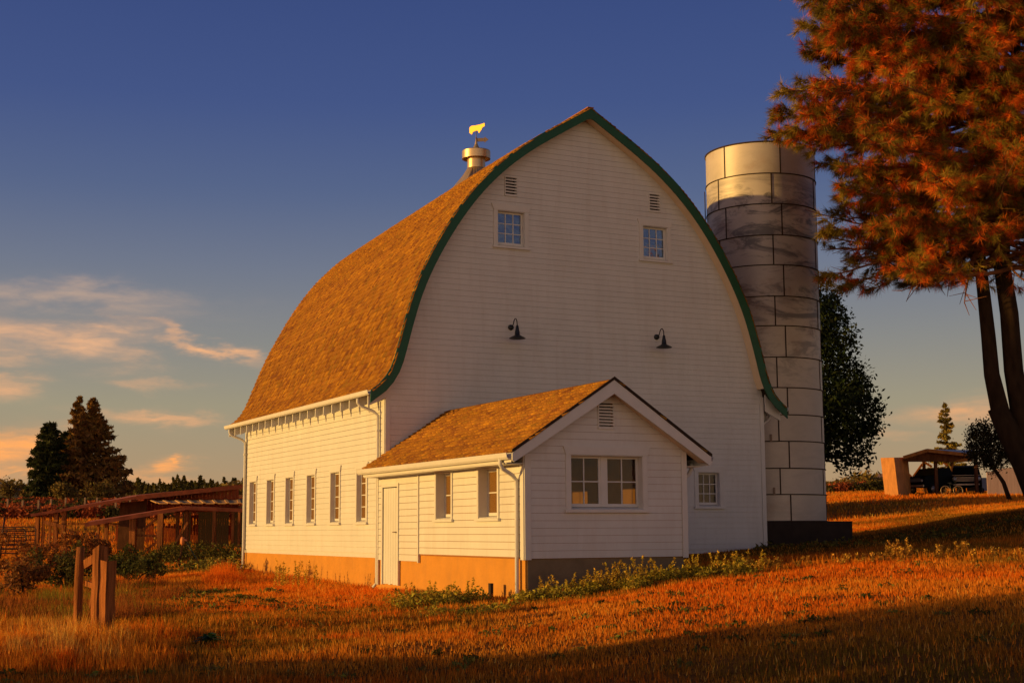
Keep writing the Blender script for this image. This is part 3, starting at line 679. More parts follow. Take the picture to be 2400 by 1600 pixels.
k.tube([(AC-AHW-.04, AY+.10, 1.86), (AC-AHW-.04, AY+.10, 1.74), (AC-AHW+.02, AY+.12, 1.66), (AX0-.16, AY+.19, 1.55), (xs, yq, 1.45), (xs, yq, 1.3), (xs, yq, gz1(AX0, AY)+.05), (xs-.1, yq-.03, gz1(AX0, AY))], .04, 10); k.build('downspout', TRIM, annex)
k = MB(); xr = AX1+.3
k.tube([(AC+AHW-.06, AY+.30, 1.84), (AC+AHW-.06, AY+.30, 1.72), (AC+AHW-.12, AY+.30, 1.62), (AX1+.1, AY+.30, 1.50), (AX1+.05, AY+.30, 1.40), (AX1+.05, AY+.30, -.2)], .04, 10); k.build('downspout', TRIM, annex)
# small grey block and stake at the foot of the annex
bp = onplane(1100+132/2.614, 850+1460/2.614, 0, AX0-.25)
b = MB(); b.box(bp[0]-.03, bp[0]+.03, bp[1]-.05, bp[1]+.05, bp[2]-.2, bp[2]+.34); o = b.build('ground_stake', DCONC, None, bp); props(o, 'short dark stake standing against the sunlit annex foundation', 'stake')

# ------------------------------------------------------------------ silo
SX, SY, SR = 13.61, 3.4, 1.65
silo = empty('silo', (SX, SY, 0), 'tall open-topped sheet metal silo with dark ring seams', 'silo')
RZ = [11.91, 10.94, 10.02, 9.08, 8.19, 7.26, 6.387, 5.466, 4.577, 3.79, 3.026, 2.249, 1.502, .74]
b = MB(); b.lathes(SX, SY, [(SR, .70)]+[(SR, z) for z in RZ[-2::-1]]+[(SR-.02, RZ[0]), (SR-.02, .7)], 96); b.build('shell', SILOM, silo)
va = math.degrees(math.atan2(CAM[1]-SY, CAM[0]-SX))   # bearing from the silo towards the camera
for i, z in enumerate(RZ):
    b = MB(); r0 = SR+.002; r1 = SR+(.026 if i else .03)
    b.lathe(SX, SY, [(r0, z-.016), (r1, z-.012), (r1, z+.012), (r0, z+.016)] if i else [(r0, z-.03), (r1, z-.025), (r1, z+.012), (SR-.03, z+.012), (SR-.03, z-.02)], 96); b.build('hoop', SEAM, silo)
    if i < len(RZ)-1:
        zl = RZ[i+1]
        for k in range(6):
            a = R(va+60*k+(11 if i % 2 else -39+ (0))); c_, s_ = math.cos(a), math.sin(a); tt = (-s_, c_)
            b = MB(); wdt = .018
            b.hexa([(SX+c_*rr+tt[0]*e, SY+s_*rr+tt[1]*e, zz) for zz in (zl+.017, z-.017) for rr, e in ((SR-.01, -wdt), (SR+.012, -wdt), (SR+.012, wdt), (SR-.01, wdt))]); b.build('sheet_seam', SEAM, silo)
for k, (da, z) in enumerate([(3, RZ[10]+.06), (4.5, RZ[12]+.06)]):
    a = R(va+da); b = MB(); b.bar((SX+math.cos(a)*(SR+.03), SY+math.sin(a)*(SR+.03), z-.08), (SX+math.cos(a)*(SR+.03), SY+math.sin(a)*(SR+.03), z+.14), .06, .04); b.build('latch', RUST, silo)
# ladder on the side facing the barn
b = MB(); a = R(va-88); c_, s_ = math.cos(a), math.sin(a)
for e in (-.17, .17): b.tube([(SX+c_*(SR+.05)-s_*e, SY+s_*(SR+.05)+c_*e, z) for z in (1., 10.8)], .015, 6)
z = 1.1
while z < 10.8:
    b.tube([(SX+c_*(SR+.05)-s_*e, SY+s_*(SR+.05)+c_*e, z) for e in (-.17, .17)], .011, 5, caps=False); z += .3
b.build('ladder', SEAM, silo)
pb_ = P(1959, 1250, 42.5)
b = MB(); bx1 = SX+1.68; b.box(SX-1.68, bx1, SY-1.68, SY+1.68, -.9, .735); b.build('base', DCONC, silo)

# ------------------------------------------------------------------ vegetation helpers
def tri_leaves(C0, size, rs, stretch=1.6, up=None):
    """one rhombic leaf (two triangles as a quad) per centre"""
    n = len(C0); a = rs.normal(size=(n, 3)); a /= np.linalg.norm(a, axis=1)[:, None]
    if up is not None: a = a*(1-up[0])+np.array(up[1])*up[0]; a /= np.linalg.norm(a, axis=1)[:, None]
    b = rs.normal(size=(n, 3)); b -= (b*a).sum(1)[:, None]*a; b /= np.linalg.norm(b, axis=1)[:, None]
    s = (size*(.6+.8*rs.rand(n)))[:, None] if np.isscalar(size) else size[:, None]
    return np.stack([C0-a*s*.5*stretch, C0+b*s*.35, C0+a*s*.5*stretch, C0-b*s*.35], 1).reshape(-1, 3)
def colvar(n, c, v, rs, k=4):
    c = np.asarray(c); out = c*(1+v*rs.normal(size=(n, 1)))*(1+.08*rs.normal(size=(n, 3))); return np.repeat(np.clip(out, .002, 1), k, axis=0)
def needles(tips, dirs, n, length, width, rs, droop=.25, spread=.9):
    m = len(tips); T_ = np.repeat(tips, n, 0); D = np.repeat(dirs, n, 0)
    v = D+rs.normal(size=T_.shape)*spread; v[:, 2] -= droop; v /= np.linalg.norm(v, axis=1)[:, None]
    s = np.cross(v, rs.normal(size=v.shape)); s /= np.linalg.norm(s, axis=1)[:, None]
    l = length*(.7+.6*rs.rand(len(T_)))[:, None]; o = T_+D*(rs.rand(len(T_))[:, None]-.5)*length*.5
    return np.stack([o-s*width, o+s*width, o+v*l], 1).reshape(-1, 3)

def blades(X0, Y0, H, Wd, cols, rs, lean=.35):
    n = len(X0); z = np.concatenate([gz(X0[i:i+60000], Y0[i:i+60000]) for i in range(0, n, 60000)])
    a = np.where(rs.rand(n) < .75, math.radians(115)+rs.normal(size=n)*.5, rs.rand(n)*2*math.pi); b = rs.rand(n)*2*math.pi; dx, dy = np.cos(a)*Wd, np.sin(a)*Wd
    lx, ly = np.cos(b)*H*lean*rs.rand(n), np.sin(b)*H*lean*rs.rand(n)
    V = np.stack([np.stack([X0-dx, Y0-dy, z-.02], 1), np.stack([X0+dx, Y0+dy, z-.02], 1), np.stack([X0+lx, Y0+ly, z+H], 1)], 1).reshape(-1, 3)
    return V, np.repeat(cols, 3, axis=0)
def outside(x, y):
    return ~(((x > -.02) & (x < W+.02) & (y > -.02) & (y < L+.02)) | ((x > AX0-.02) & (x < AX1+.02) & (y > AY-.02) & (y < 0)) | ((np.abs(x-SX) < 2.0) & (np.abs(y-SY) < 2.0)))
def wedge(n, d0, d1, rs, k=.44, power=1.):
    d = d0+(d1-d0)*rs.rand(n)**power; l = (rs.rand(n)*2-1)*(k*d+4)
    x = CAM[0]+FH[0]*d+RH[0]*l; y = CAM[1]+FH[1]*d+RH[1]*l; m = outside(x, y); return x[m], y[m], d[m], l[m]
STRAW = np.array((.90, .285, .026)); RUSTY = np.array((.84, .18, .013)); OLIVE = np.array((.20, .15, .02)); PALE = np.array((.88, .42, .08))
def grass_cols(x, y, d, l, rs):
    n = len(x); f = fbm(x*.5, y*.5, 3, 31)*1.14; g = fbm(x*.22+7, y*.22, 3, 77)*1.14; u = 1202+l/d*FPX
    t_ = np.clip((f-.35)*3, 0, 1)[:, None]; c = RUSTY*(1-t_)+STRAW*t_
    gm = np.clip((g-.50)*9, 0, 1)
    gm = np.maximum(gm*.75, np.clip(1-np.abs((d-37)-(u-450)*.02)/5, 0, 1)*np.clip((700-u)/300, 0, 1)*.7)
    shade_tint = np.clip(2.2-np.abs(d-38-l*.2)/5, 0, 1.3)*np.clip((u-1600)/200, 0, 1)+np.clip((21-d)/9, 0, 1)*.75      # foreground and barn shade painted into the grass as dark olive
    gm = np.maximum(gm, np.clip(shade_tint*(.45+1.2*f), 0, .95))
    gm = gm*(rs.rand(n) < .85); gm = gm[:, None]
    dk = (.75-.40*np.clip(shade_tint, 0, 1)*(d > 24))[:, None]; c = c*(1-gm)+OLIVE*gm*dk*(.7+.6*rs.rand(n)[:, None]); p = (rs.rand(n) < .05)[:, None]; c = np.where(p, PALE, c)
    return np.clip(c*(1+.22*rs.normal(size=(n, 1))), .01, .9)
rs = np.random.RandomState(3)
x, y, d, l = wedge(900000, 8.5, 62, rs, power=.9)
kp = rs.rand(len(x)) < np.clip(.15+1.9*(fbm(x*1.3, y*1.3, 3, 91)*1.14-.12), .2, 1); x, y, d, l = x[kp], y[kp], d[kp], l[kp]; u = 1202+l/d*FPX
meadow = np.clip((1150-u)/500, 0, 1)*np.clip((44-d)/8, 0, 1)          # taller on the left, mown on the right
patch = fbm(x*.8+3, y*.8, 3, 55)*1.14
H = (.02+.045*rs.rand(len(x)))*(1+d/50)*(.6+.7*patch)+meadow*(.01+.09*rs.rand(len(x))**2*np.clip(patch*2-.5, .1, 1.3))
Wd = (.003+.003*rs.rand(len(x)))*(1+d/14)
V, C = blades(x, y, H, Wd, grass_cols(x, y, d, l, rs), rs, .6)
x, y, d, l = wedge(110000, 60, 165, rs, power=1.25); H = (.10+.12*rs.rand(len(x)))*(d/75)**.6
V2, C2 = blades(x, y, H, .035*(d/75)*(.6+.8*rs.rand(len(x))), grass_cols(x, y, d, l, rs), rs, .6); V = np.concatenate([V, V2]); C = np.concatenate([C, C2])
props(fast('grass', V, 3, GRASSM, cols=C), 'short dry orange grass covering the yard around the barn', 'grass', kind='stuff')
# tall dry stalks, bottom left and in clumps along the meadow
xs_, ys_, hs_, cs_ = [], [], [], []
def clump(u, d, n, r, h, c, jitter=.3):
    g0 = GP(u, d); a = rs.rand(n)*2*math.pi; q = r*np.sqrt(rs.rand(n)); X0 = g0[0]+np.cos(a)*q; Y0 = g0[1]+np.sin(a)*q
    m = outside(X0, Y0); X0, Y0 = X0[m], Y0[m]; k = len(X0)
    xs_.append(X0); ys_.append(Y0); hs_.append(h*(.45+.65*rs.rand(k))*(1-.45*(q[m]/r)**2)); cs_.append(np.clip(np.asarray(c)*(1+jitter*rs.normal(size=(k, 1))), .01, .95))
for _ in range(110):
    clump(rs.uniform(-60, 420), rs.uniform(15.6, 21), 130, rs.uniform(.12, .4), rs.uniform(.16, .36), RUSTY if rs.rand() < .25 else STRAW)
for _ in range(46): clump(rs.uniform(-40, 290), rs.uniform(16.5, 20), 200, rs.uniform(.15, .4), rs.uniform(.3, .52), STRAW if rs.rand() < .4 else PALE)
for _ in range(120): clump(rs.uniform(250, 1150), rs.uniform(18, 33), 90, rs.uniform(.15, .5), rs.uniform(.08, .2), RUSTY if rs.rand() < .5 else STRAW)
for _ in range(26): clump(rs.uniform(505, 560), rs.uniform(36, 43), 130, .35, rs.uniform(.3, .5), RUSTY*1.1)
for _ in range(90): clump(rs.uniform(-150, 420), rs.uniform(24, 40), 150, rs.uniform(.3, .7), rs.uniform(.2, .5), (.36, .11, .025) if rs.rand() < .6 else OLIVE*1.3)
for _ in range(40): clump(rs.uniform(1750, 2450), rs.uniform(25.8, 27.2), 22, rs.uniform(.1, .3), rs.uniform(.15, .3), STRAW)
X0, Y0, H, C0 = map(np.concatenate, (xs_, ys_, hs_, cs_))
V, C = blades(X0, Y0, H, np.full(len(X0), .0065)+.004*rs.rand(len(X0)), C0, rs, .55)
props(fast('tall_grass', V, 3, GRASSM, cols=C), 'tall dry orange grass stalks standing in tufts over the meadow', 'grass', kind='stuff')
# broad-leaved ground weeds
def leafy(name, spots, leaf, c, label, stemh=True, kind='stuff', v=.3, cat='weeds'):
    Vs, Cs = [], []
    for (u, d, n, r, h, tint) in spots:
        g0 = GP(u, d); a = rs.rand(n)*2*math.pi; q = r*rs.rand(n)**.6
        zz = h*rs.rand(n)*(1-.6*(q/r)**2); C0 = np.stack([g0[0]+np.cos(a)*q, g0[1]+np.sin(a)*q, np.zeros(n)], 1)
        m = outside(C0[:, 0], C0[:, 1]); C0 = C0[m]; zz = zz[m]; C0[:, 2] = gz(C0[:, 0], C0[:, 1])+zz+.01
        Vs.append(tri_leaves(C0, leaf, rs)); Cs.append(colvar(len(C0), np.asarray(c)*tint, v, rs))
    return props(fast(name, np.concatenate(Vs), 4, LEAF, cols=np.concatenate(Cs)), label, cat, kind=kind)
sp = []
for _ in range(46): sp.append((rs.uniform(1215, 1500), rs.uniform(24.9, 26.1), 150, rs.uniform(.12, .3), rs.uniform(.08, .26), rs.uniform(.7, 1.2)))
for _ in range(36): sp.append((rs.uniform(1480, 1760), rs.uniform(25.6, 27.0), 110, rs.uniform(.1, .3), rs.uniform(.1, .28), rs.uniform(.6, 1.1)))
for _ in range(26): sp.append((rs.uniform(930, 1125), rs.uniform(25.0, 27.0), 170, rs.uniform(.15, .32), rs.uniform(.15, .34), rs.uniform(.7, 1.1)))
for _ in range(14): sp.append((rs.uniform(1000, 1200), rs.uniform(22.6, 24.6), 80, rs.uniform(.1, .25), rs.uniform(.06, .16), rs.uniform(.9, 1.3)))
leafy('weeds', sp, .042, (.36, .27, .03), 'green broad-leaved weeds growing along the foot of the annex')
sp = []
for _ in range(60): sp.append((rs.uniform(230, 560), rs.uniform(43, 52), 90, rs.uniform(.3, .7), rs.uniform(.15, .4), rs.uniform(.6, 1.4)))
for _ in range(40): sp.append((rs.uniform(280, 560), rs.uniform(53, 58), 160, rs.uniform(.4, .9), rs.uniform(.3, .8), rs.uniform(.25, .6)))
for _ in range(40): sp.append((rs.uniform(280, 650), rs.uniform(27, 34), 60, rs.uniform(.2, .5), rs.uniform(.05, .14), rs.uniform(.4, .9)))
for _ in range(24): sp.append((rs.uniform(1780, 2420), rs.uniform(33, 40), 60, rs.uniform(.2, .6), rs.uniform(.08, .25), rs.uniform(.3, .6)))
leafy('weeds', sp, .075, (.24, .19, .03), 'green weeds with pale flower heads between the meadow and the open shed')
sp = [(rs.uniform(-50, 2450), rs.uniform(14, 27), 26, rs.uniform(.06, .2), rs.uniform(.03, .09), rs.uniform(.4, 1.1)) for _ in range(170)]
sp += [(rs.uniform(280, 900), rs.uniform(25, 31), 60, rs.uniform(.15, .5), rs.uniform(.03, .08), rs.uniform(.5, 1.)) for _ in range(60)]
leafy('weeds', sp, .045, (.18, .16, .03), 'small low green weeds scattered through the dry yard grass')
# tall flowering stalks in front of the annex: stems with leaves up their length
def stalks(name, label, spots, cstem, cat='weeds', kind='stuff', head=None):
    Vs, Cs = [], []
    for (u, d, h) in spots:
        g0 = GP(u, d); ln = rs.normal(size=2)*.12*h; pts = np.linspace(0, 1, 14)
        if not outside(np.array([g0[0]]), np.array([g0[1]]))[0]: continue
        ctr = np.stack([g0[0]+ln[0]*pts**2, g0[1]+ln[1]*pts**2, g0[2]+h*pts], 1); L_ = np.repeat(ctr, 4, 0)+rs.normal(size=(56, 3))*.014*(1.6-np.repeat(pts, 4))[:, None]
        Vs.append(tri_leaves(L_, .03, rs, 2.0)); Cs.append(colvar(56, cstem, .3, rs))
        if head: hp = ctr[-1]+rs.normal(size=(14, 3))*.02; Vs.append(tri_leaves(hp, .03, rs, 1.)); Cs.append(colvar(14, head, .2, rs))
    return props(fast(name, np.concatenate(Vs), 4, LEAF, cols=np.concatenate(Cs)), label, cat, kind=kind)
sp = [(rs.uniform(1225, 1520), rs.uniform(25.3, 26.0), rs.uniform(.18, .42)) for _ in range(34)]+[(rs.uniform(1400, 1500), rs.uniform(25.2, 25.8), rs.uniform(.35, .55)) for _ in range(18)]
sp += [(rs.uniform(1520, 1790), rs.uniform(25.8, 27), rs.uniform(.15, .4)) for _ in range(40)]+[(rs.uniform(930, 1110), rs.uniform(25.5, 27), rs.uniform(.25, .45)) for _ in range(22)]
sp += [(rs.uniform(640, 760), rs.uniform(33, 39), rs.uniform(.3, .55)) for _ in range(26)]+[(rs.uniform(440, 580), rs.uniform(40, 44), rs.uniform(.2, .4)) for _ in range(16)]
stalks('tall_weeds', 'tall leafy weed stalks rising in front of the annex foundation', sp, (.50, .32, .035))
sp = [(rs.uniform(2060, 2130), rs.uniform(26.3, 26.9), rs.uniform(.18, .42)) for _ in range(18)]+[(rs.uniform(2190, 2290), rs.uniform(26.4, 27.), rs.uniform(.15, .3)) for _ in range(16)]+[(rs.uniform(1700, 2420), rs.uniform(26, 27.2), rs.uniform(.08, .22)) for _ in range(70)]
stalks('wildflowers', 'dry yellow wildflowers along the edge of the barn shadow', sp, (.40, .20, .03), 'wildflowers', 'stuff', (.75, .42, .06))
# low green rosette in the grass
g0 = GP(500, 18.9); Vs = []
for i in range(60):
    a = rs.rand()*6.28; l_ = rs.uniform(.16, .30); e = rs.uniform(.2, 1.2); c_, s_ = math.cos(a), math.sin(a); wd = .035
    base_ = g0+np.array((c_*.02, s_*.02, .02)); mid = g0+np.array((c_*l_*.55*math.cos(e), s_*l_*.55*math.cos(e), l_*.55*math.sin(e)+.03)); tip = g0+np.array((c_*l_, s_*l_, l_*.6*math.sin(e)))
    sv = np.array((-s_*wd, c_*wd, 0)); Vs += [base_, mid-sv, tip, mid+sv]
props(fast('dock_plant', Vs, 4, LEAF, origin=g0, cols=np.tile((.035, .085, .018), (len(Vs), 1))), 'low dark green leafy plant alone in the orange grass', 'plant')

def bush(name, u, d, wd, h, c, n, leaf, label, cat='bush', group=None, base_dz=0, stems=6):
    g0 = GP(u, d, base_dz); t_ = empty(name, g0, label, cat, group)
    cl = rs.normal(size=(26, 3))*np.array((wd*.24, wd*.24, h*.2))+np.array((0, 0, h*.5)); rr = rs.uniform(.12, .26, 26)*min(wd, h)
    k = rs.randint(0, 26, n); v = rs.normal(size=(n, 3)); v /= np.linalg.norm(v, axis=1)[:, None]
    C0 = g0+cl[k]+v*(rr[k]*(.6+.5*rs.rand(n)))[:, None]; C0[:, 2] = np.maximum(C0[:, 2], g0[2]+.02)
    fast('foliage', tri_leaves(C0, leaf, rs), 4, LEAF, t_, cols=colvar(n, c, .28, rs))
    b = MB()
    for i in range(stems): e = g0+cl[rs.randint(26)]; b.tube([g0-np.array((0, 0, .1)), (g0+e)/2+rs.normal(size=3)*.04*wd, e], [.02*wd+.008, .012*wd+.004, .006], 5)
    b.build('stem', BARK, t_); return t_
bush('shrub', 165, 36, 1.7, 1.0, (.09, .075, .02), 2600, .07, 'dark olive shrub behind the old fence posts')
bush('shrub', 75, 33, 1.5, .9, (.22, .09, .025), 1800, .07, 'reddish dry shrub beside the dark olive one')
bush('shrub', 320, 40, 1.8, .9, (.07, .07, .016), 2200, .07, 'low dark shrub before the post of the open shed')
bush('shrub', 215, 48, 2.2, 1.5, (.26, .09, .022), 2400, .09, 'tall rusty brown shrub growing against the open shed')
bush('shrub', 95, 44, 2.4, 1.2, (.30, .11, .025), 2200, .09, 'dry orange shrub in front of the livestock gate')

def leafy_tree(name, base, trunk_pts, trunk_r, blobs, n, leaf, c, label, cat='tree', group=None, limbs=8, v=.35, top=None):
    t_ = empty(name, base, label, cat, group)
    b = MB(); b.tube(trunk_pts, trunk_r, 10)
    fork = Vector(trunk_pts[-2])
    for i in range(limbs):
        q = blobs[rs.randint(len(blobs))]; e = Vector(q[:3]); md = fork.lerp(e, .5)+Vector(rs.normal(size=3)*.15*q[3]); b.tube([fork, md, e], [trunk_r[-1]*.8, trunk_r[-1]*.45, trunk_r[-1]*.12], 6)
    b.build('trunk', BARK, t_)
    B = np.array(blobs); vol = B[:, 3]**2; k = rs.choice(len(B), n, p=vol/vol.sum()); v_ = rs.normal(size=(n, 3)); v_ /= np.linalg.norm(v_, axis=1)[:, None]
    # twig-sized clusters on each blob
    m = max(1, n//22); kc = rs.choice(len(B), m, p=vol/vol.sum()); vc = rs.normal(size=(m, 3)); vc /= np.linalg.norm(vc, axis=1)[:, None]
    cc_ = B[kc, :3]+vc*(B[kc, 3]*(.45+.62*rs.rand(m)))[:, None]*np.array((1, 1, .9)); j = rs.randint(0, m, n)
    C0 = cc_[j]+rs.normal(size=(n, 3))*leaf*1.5
    fast('crown', tri_leaves(C0, leaf, rs, 1.3), 4, LEAF, t_, cols=colvar(n, c, v, rs)); return t_
def blob(u, v, d, r): q = P(u, v, d); return (q[0], q[1], q[2], r)
# dark broadleaf tree behind the silo
D1 = 76; s1 = D1/FPX
bl = [blob(1905, 760, D1, 1.6), blob(1935, 700, D1+1, .8), blob(1960, 800, D1-1, 1.3), blob(1900, 850, D1, 2.0), blob(1985, 880, D1, 1.1), blob(2015, 930, D1, 1.0), blob(1960, 940, D1-1.5, 1.6),
      blob(2040, 985, D1, .65), blob(1900, 960, D1+1, 2.2), blob(1990, 1010, D1, 1.1), blob(1940, 1030, D1, 1.2), blob(2000, 1075, D1+.5, .7), blob(2030, 1060, D1, .35), blob(1965, 1085, D1, .6), blob(1925, 730, D1, .9),
      blob(1800, 800, D1+1, 2.4), blob(1780, 950, D1, 2.6), blob(1850, 1040, D1, 1.6), blob(1975, 745, D1, .35), blob(2048, 945, D1, .45), blob(1955, 705, D1, .45), blob(1700, 900, D1+2, 2.4), blob(1820, 700, D1, 1.5), blob(2030, 1010, D1, .6)]
tb = GP(1850, D1); tm = P(1845, 1060, D1); tt_ = P(1850, 900, D1)
leafy_tree('broadleaf_tree', tb, [tb-np.array((0, 0, .3)), (tb+tm)/2, tm, tt_], [.45, .38, .3, .2], bl, 40000, .17, (.020, .030, .009), 'dark broadleaf tree rising behind the silo', limbs=20)
# small dark tree at the pale fence
D2 = 72
bl = [blob(2300, 1025, D2, .75), blob(2335, 1040, D2, .8), blob(2290, 1060, D2-.5, .6), blob(2325, 1075, D2, .7), blob(2360, 1010, D2, .6), blob(2310, 1005, D2, .35), blob(2375, 1060, D2, .6), blob(2290, 1000, D2, .2), blob(2350, 1000, D2, .3), blob(2280, 1075, D2, .3)]
tb = GP(2362, D2); leafy_tree('small_tree', tb, [tb-np.array((0, 0, .2)), P(2352, 1130, D2), P(2330, 1098, D2), P(2320, 1070, D2)], [.13, .11, .09, .07], bl, 8000, .10, (.030, .026, .010), 'small dark bushy tree in front of the pale fence', limbs=8)
# unseen grove west of the yard: it throws the shade over the foreground
for i, (dd_, ll_, hh) in enumerate([(6.8, -30, 9), (3.0, -31, 9.5), (-1.2, -32, 10), (-5.6, -33, 10)]):
    x_, y_ = CAM[0]+FH[0]*dd_+RH[0]*ll_, CAM[1]+FH[1]*dd_+RH[1]*ll_; z_ = gz1(x_, y_)
    bl = [(x_+rs.normal()*.8, y_+rs.normal()*.8, z_+zz, 2.0-.06*zz+rs.rand()*.5) for zz in np.linspace(.2, hh-1.5, 12)]
    leafy_tree('broadleaf_tree', (x_, y_, z_), [(x_, y_, z_-.3), (x_, y_, z_+2), (x_, y_, z_+4)], [.3, .25, .2], bl, (4200, 12000, 12000, 12000)[i], .36, (.04, .05, .015), ('thin-crowned tree at the far end of the unseen grove west of the yard', 'second tree of the unseen western grove, next to the thin-crowned one', 'third tree of the western grove, counted from the barn side', 'tree at the end of the western grove farthest from the barn')[i], group='grove west of the yard', limbs=6)


# trees standing behind the barn, hidden by it: they shade the slope before the carport
for i, (dd_, ll_, hh) in enumerate([(62.5, -4, 9.5), (67.5, -5, 10), (72.5, -4, 10.5)]):
    x_, y_ = CAM[0]+FH[0]*dd_+RH[0]*ll_, CAM[1]+FH[1]*dd_+RH[1]*ll_; z_ = gz1(x_, y_)
    bl = [(x_+rs.normal()*.6, y_+rs.normal()*.6, z_+zz, 2.6-.12*zz) for zz in np.linspace(.4, hh-1.2, 9)]
    leafy_tree('broadleaf_tree', (x_, y_, z_), [(x_, y_, z_-.3), (x_, y_, z_+1.5), (x_, y_, z_+3)], [.25, .2, .15], bl, 20000, .36, (.04, .05, .015), ('nearest', 'middle', 'farthest')[i]+' of the three bushy trees hidden behind the barn', group='trees behind the barn', limbs=5)

def conifer(name, base, h, r, c, n, leaf, label, seed=1, lean=0, group=None, taper=1.15, skirt=.04, dens=1., cat='conifer', tops=None, ragged=.35):
    q = np.random.RandomState(seed); t_ = empty(name, base, label, cat, group); base = np.array(base)
    b = MB(); b.tube([base-np.array((0, 0, .3)), base+np.array((0, 0, h*.5)), base+np.array((0, 0, h*.97))], [h*.022, h*.013, h*.003], 8); b.build('trunk', BARK, t_)
    nb_ = int(70*dens); br = MB(); Vs = []; Cs = []
    for i in range(nb_):
        f = (i+q.rand())/nb_; f = skirt+(1-skirt)*f**.85; z = h*f; ln = r*((1-f)**(1/taper))*(1-ragged*.5+ragged*q.rand())+.02*h; a = q.rand()*2*math.pi
        d_ = np.array((math.cos(a), math.sin(a), -.05-.25*(1-f)+.5*f**3)); k = max(6, int(n/nb_*(ln/r+.15)*1.6)); s_ = q.rand(k)**.7
        ctr = base+np.array((0, 0, z))+d_*(ln*s_)[:, None]; ctr[:, 2] += (ln*.14)*s_**2
        wd = ln*.22*(1-.6*s_)[:, None]; side = np.array((-math.sin(a), math.cos(a), 0)); ctr = ctr+side*(q.normal(size=(k, 1))*wd)+np.array((0, 0, -1))*np.abs(q.normal(size=(k, 1)))*wd*.55
        Vs.append(tri_leaves(ctr, leaf, q, 2.0, (.45, (d_[0], d_[1], -.5)))); Cs.append(colvar(k, np.asarray(c)*q.uniform(.7, 1.3), .25, q))
        br.tube([base+np.array((0, 0, z)), base+np.array((0, 0, z))+d_*ln*.9], [h*.004+.01, .006], 4, caps=False)
    br.build('branch', BARK, t_); fast('crown', np.concatenate(Vs), 4, LEAF, t_, cols=np.concatenate(Cs)); return t_
def at_px(u, v, d): return P(u, v, d)
s_ = 180/FPX
conifer('fir_tree', at_px(212, 1172, 180), 12.8, 6.5, (.26, .13, .03), 15000, .36, 'big broad fir with the tallest pointed top, left of the barn', 3, skirt=.0, dens=1.7, taper=.95, ragged=.42)
conifer('fir_tree', at_px(176, 1172, 178), 12.9, 4.4, (.24, .12, .03), 7000, .36, 'slimmer fir with a knobbly tip grown into the big fir', 4, skirt=.02, dens=1.3, taper=.9, ragged=.42)
conifer('cypress_tree', at_px(112, 1170, 176), 9.2, 3.0, (.045, .05, .014), 8000, .42, 'dark rounded cypress standing against the firs', 5, taper=1.9, skirt=.0, dens=1.4, ragged=.2)
conifer('cypress_tree', at_px(152, 1170, 185), 8.6, 3.0, (.045, .05, .014), 5000, .42, 'lower dark cypress half hidden between cypress and fir', 6, taper=1.7, skirt=.0, dens=1.2, ragged=.2)
conifer('spruce_tree', at_px(2225, 1150, 160), 9.9, 2.6, (.24, .17, .03), 4200, .24, 'small sunlit spruce rising behind the carport', 8, skirt=.02, taper=1.0, dens=.62, ragged=.7)
for (u, v, d, h, r_, lab) in ((25, 1168, 200, 2.4, 2.4, 'bright bush at the corner of the far grey-roofed house'), (235, 1172, 150, 1.6, 2.2, 'small bright bush at the foot of the firs'), (150, 1170, 150, 1.4, 1.6, 'low bush left of the fir trunks')):
    g_ = at_px(u, v, d); bl = [(g_[0]+rs.normal()*.6*r_*.5, g_[1], g_[2]+h*(.3+.5*rs.rand()), .6*r_*.6) for _ in range(6)]
    leafy_tree('shrub', g_, [g_-np.array((0, 0, 1)), g_+np.array((0, 0, h*.3)), g_+np.array((0, 0, h*.6))], [.12, .1, .06], bl, 1500, .22, (.20, .13, .03), lab, 'bush', limbs=3)

# distant woods, vines and mountain
Vs, Cs = [], []
q = np.random.RandomState(5)
us = np.concatenate([np.arange(290, 590, 5.2), [448, 503, 470]]); 
for i, u in enumerate(us):
    big = u > 285; d = q.uniform(480, 620); vtop = 1138-q.rand()*10-(10 if q.rand() < .25 else 0)-(6 if 400 < u < 500 else 0); vb = 1170
    a, c = P(u, vb, d), P(u, vtop, d); h = c[2]-a[2]; k = 260; f = q.rand(k)**1.1; rr = h*.22*(1-f)+.1
    an = q.rand(k)*6.28; ctr = np.stack([a[0]+np.cos(an)*rr, a[1]+np.sin(an)*rr, a[2]+h*f], 1)
    Vs.append(tri_leaves(ctr, .75, q, 1.6)); Cs.append(colvar(k, np.array((.12, .095, .02))*q.uniform(.7, 1.3), .25, q))
for u in np.concatenate([np.arange(540, 580, 4.), np.arange(-60, 70, 6.), np.arange(1940, 2110, 5.)]):
    d = q.uniform(330, 380); a = P(u, 1168 if u < 1000 else 1150, d); k = 120; hh = 3.4 if u < 400 else (3.2 if u < 1000 else 1.6+2.0*math.exp(-((u-2030)/28)**2)+q.rand()*.7)
    ctr = a+q.normal(size=(k, 3))*np.array((1.6, 1.6, hh*.28))+np.array((0, 0, hh*.5)); Vs.append(tri_leaves(ctr, .9, q)); Cs.append(colvar(k, (.20, .125, .03), .3, q))
props(fast('treeline', np.concatenate(Vs), 4, LEAF, cols=np.concatenate(Cs)), 'far-off wood of small conifers along the horizon', 'wood', kind='stuff')
Vs, Cs = [], []
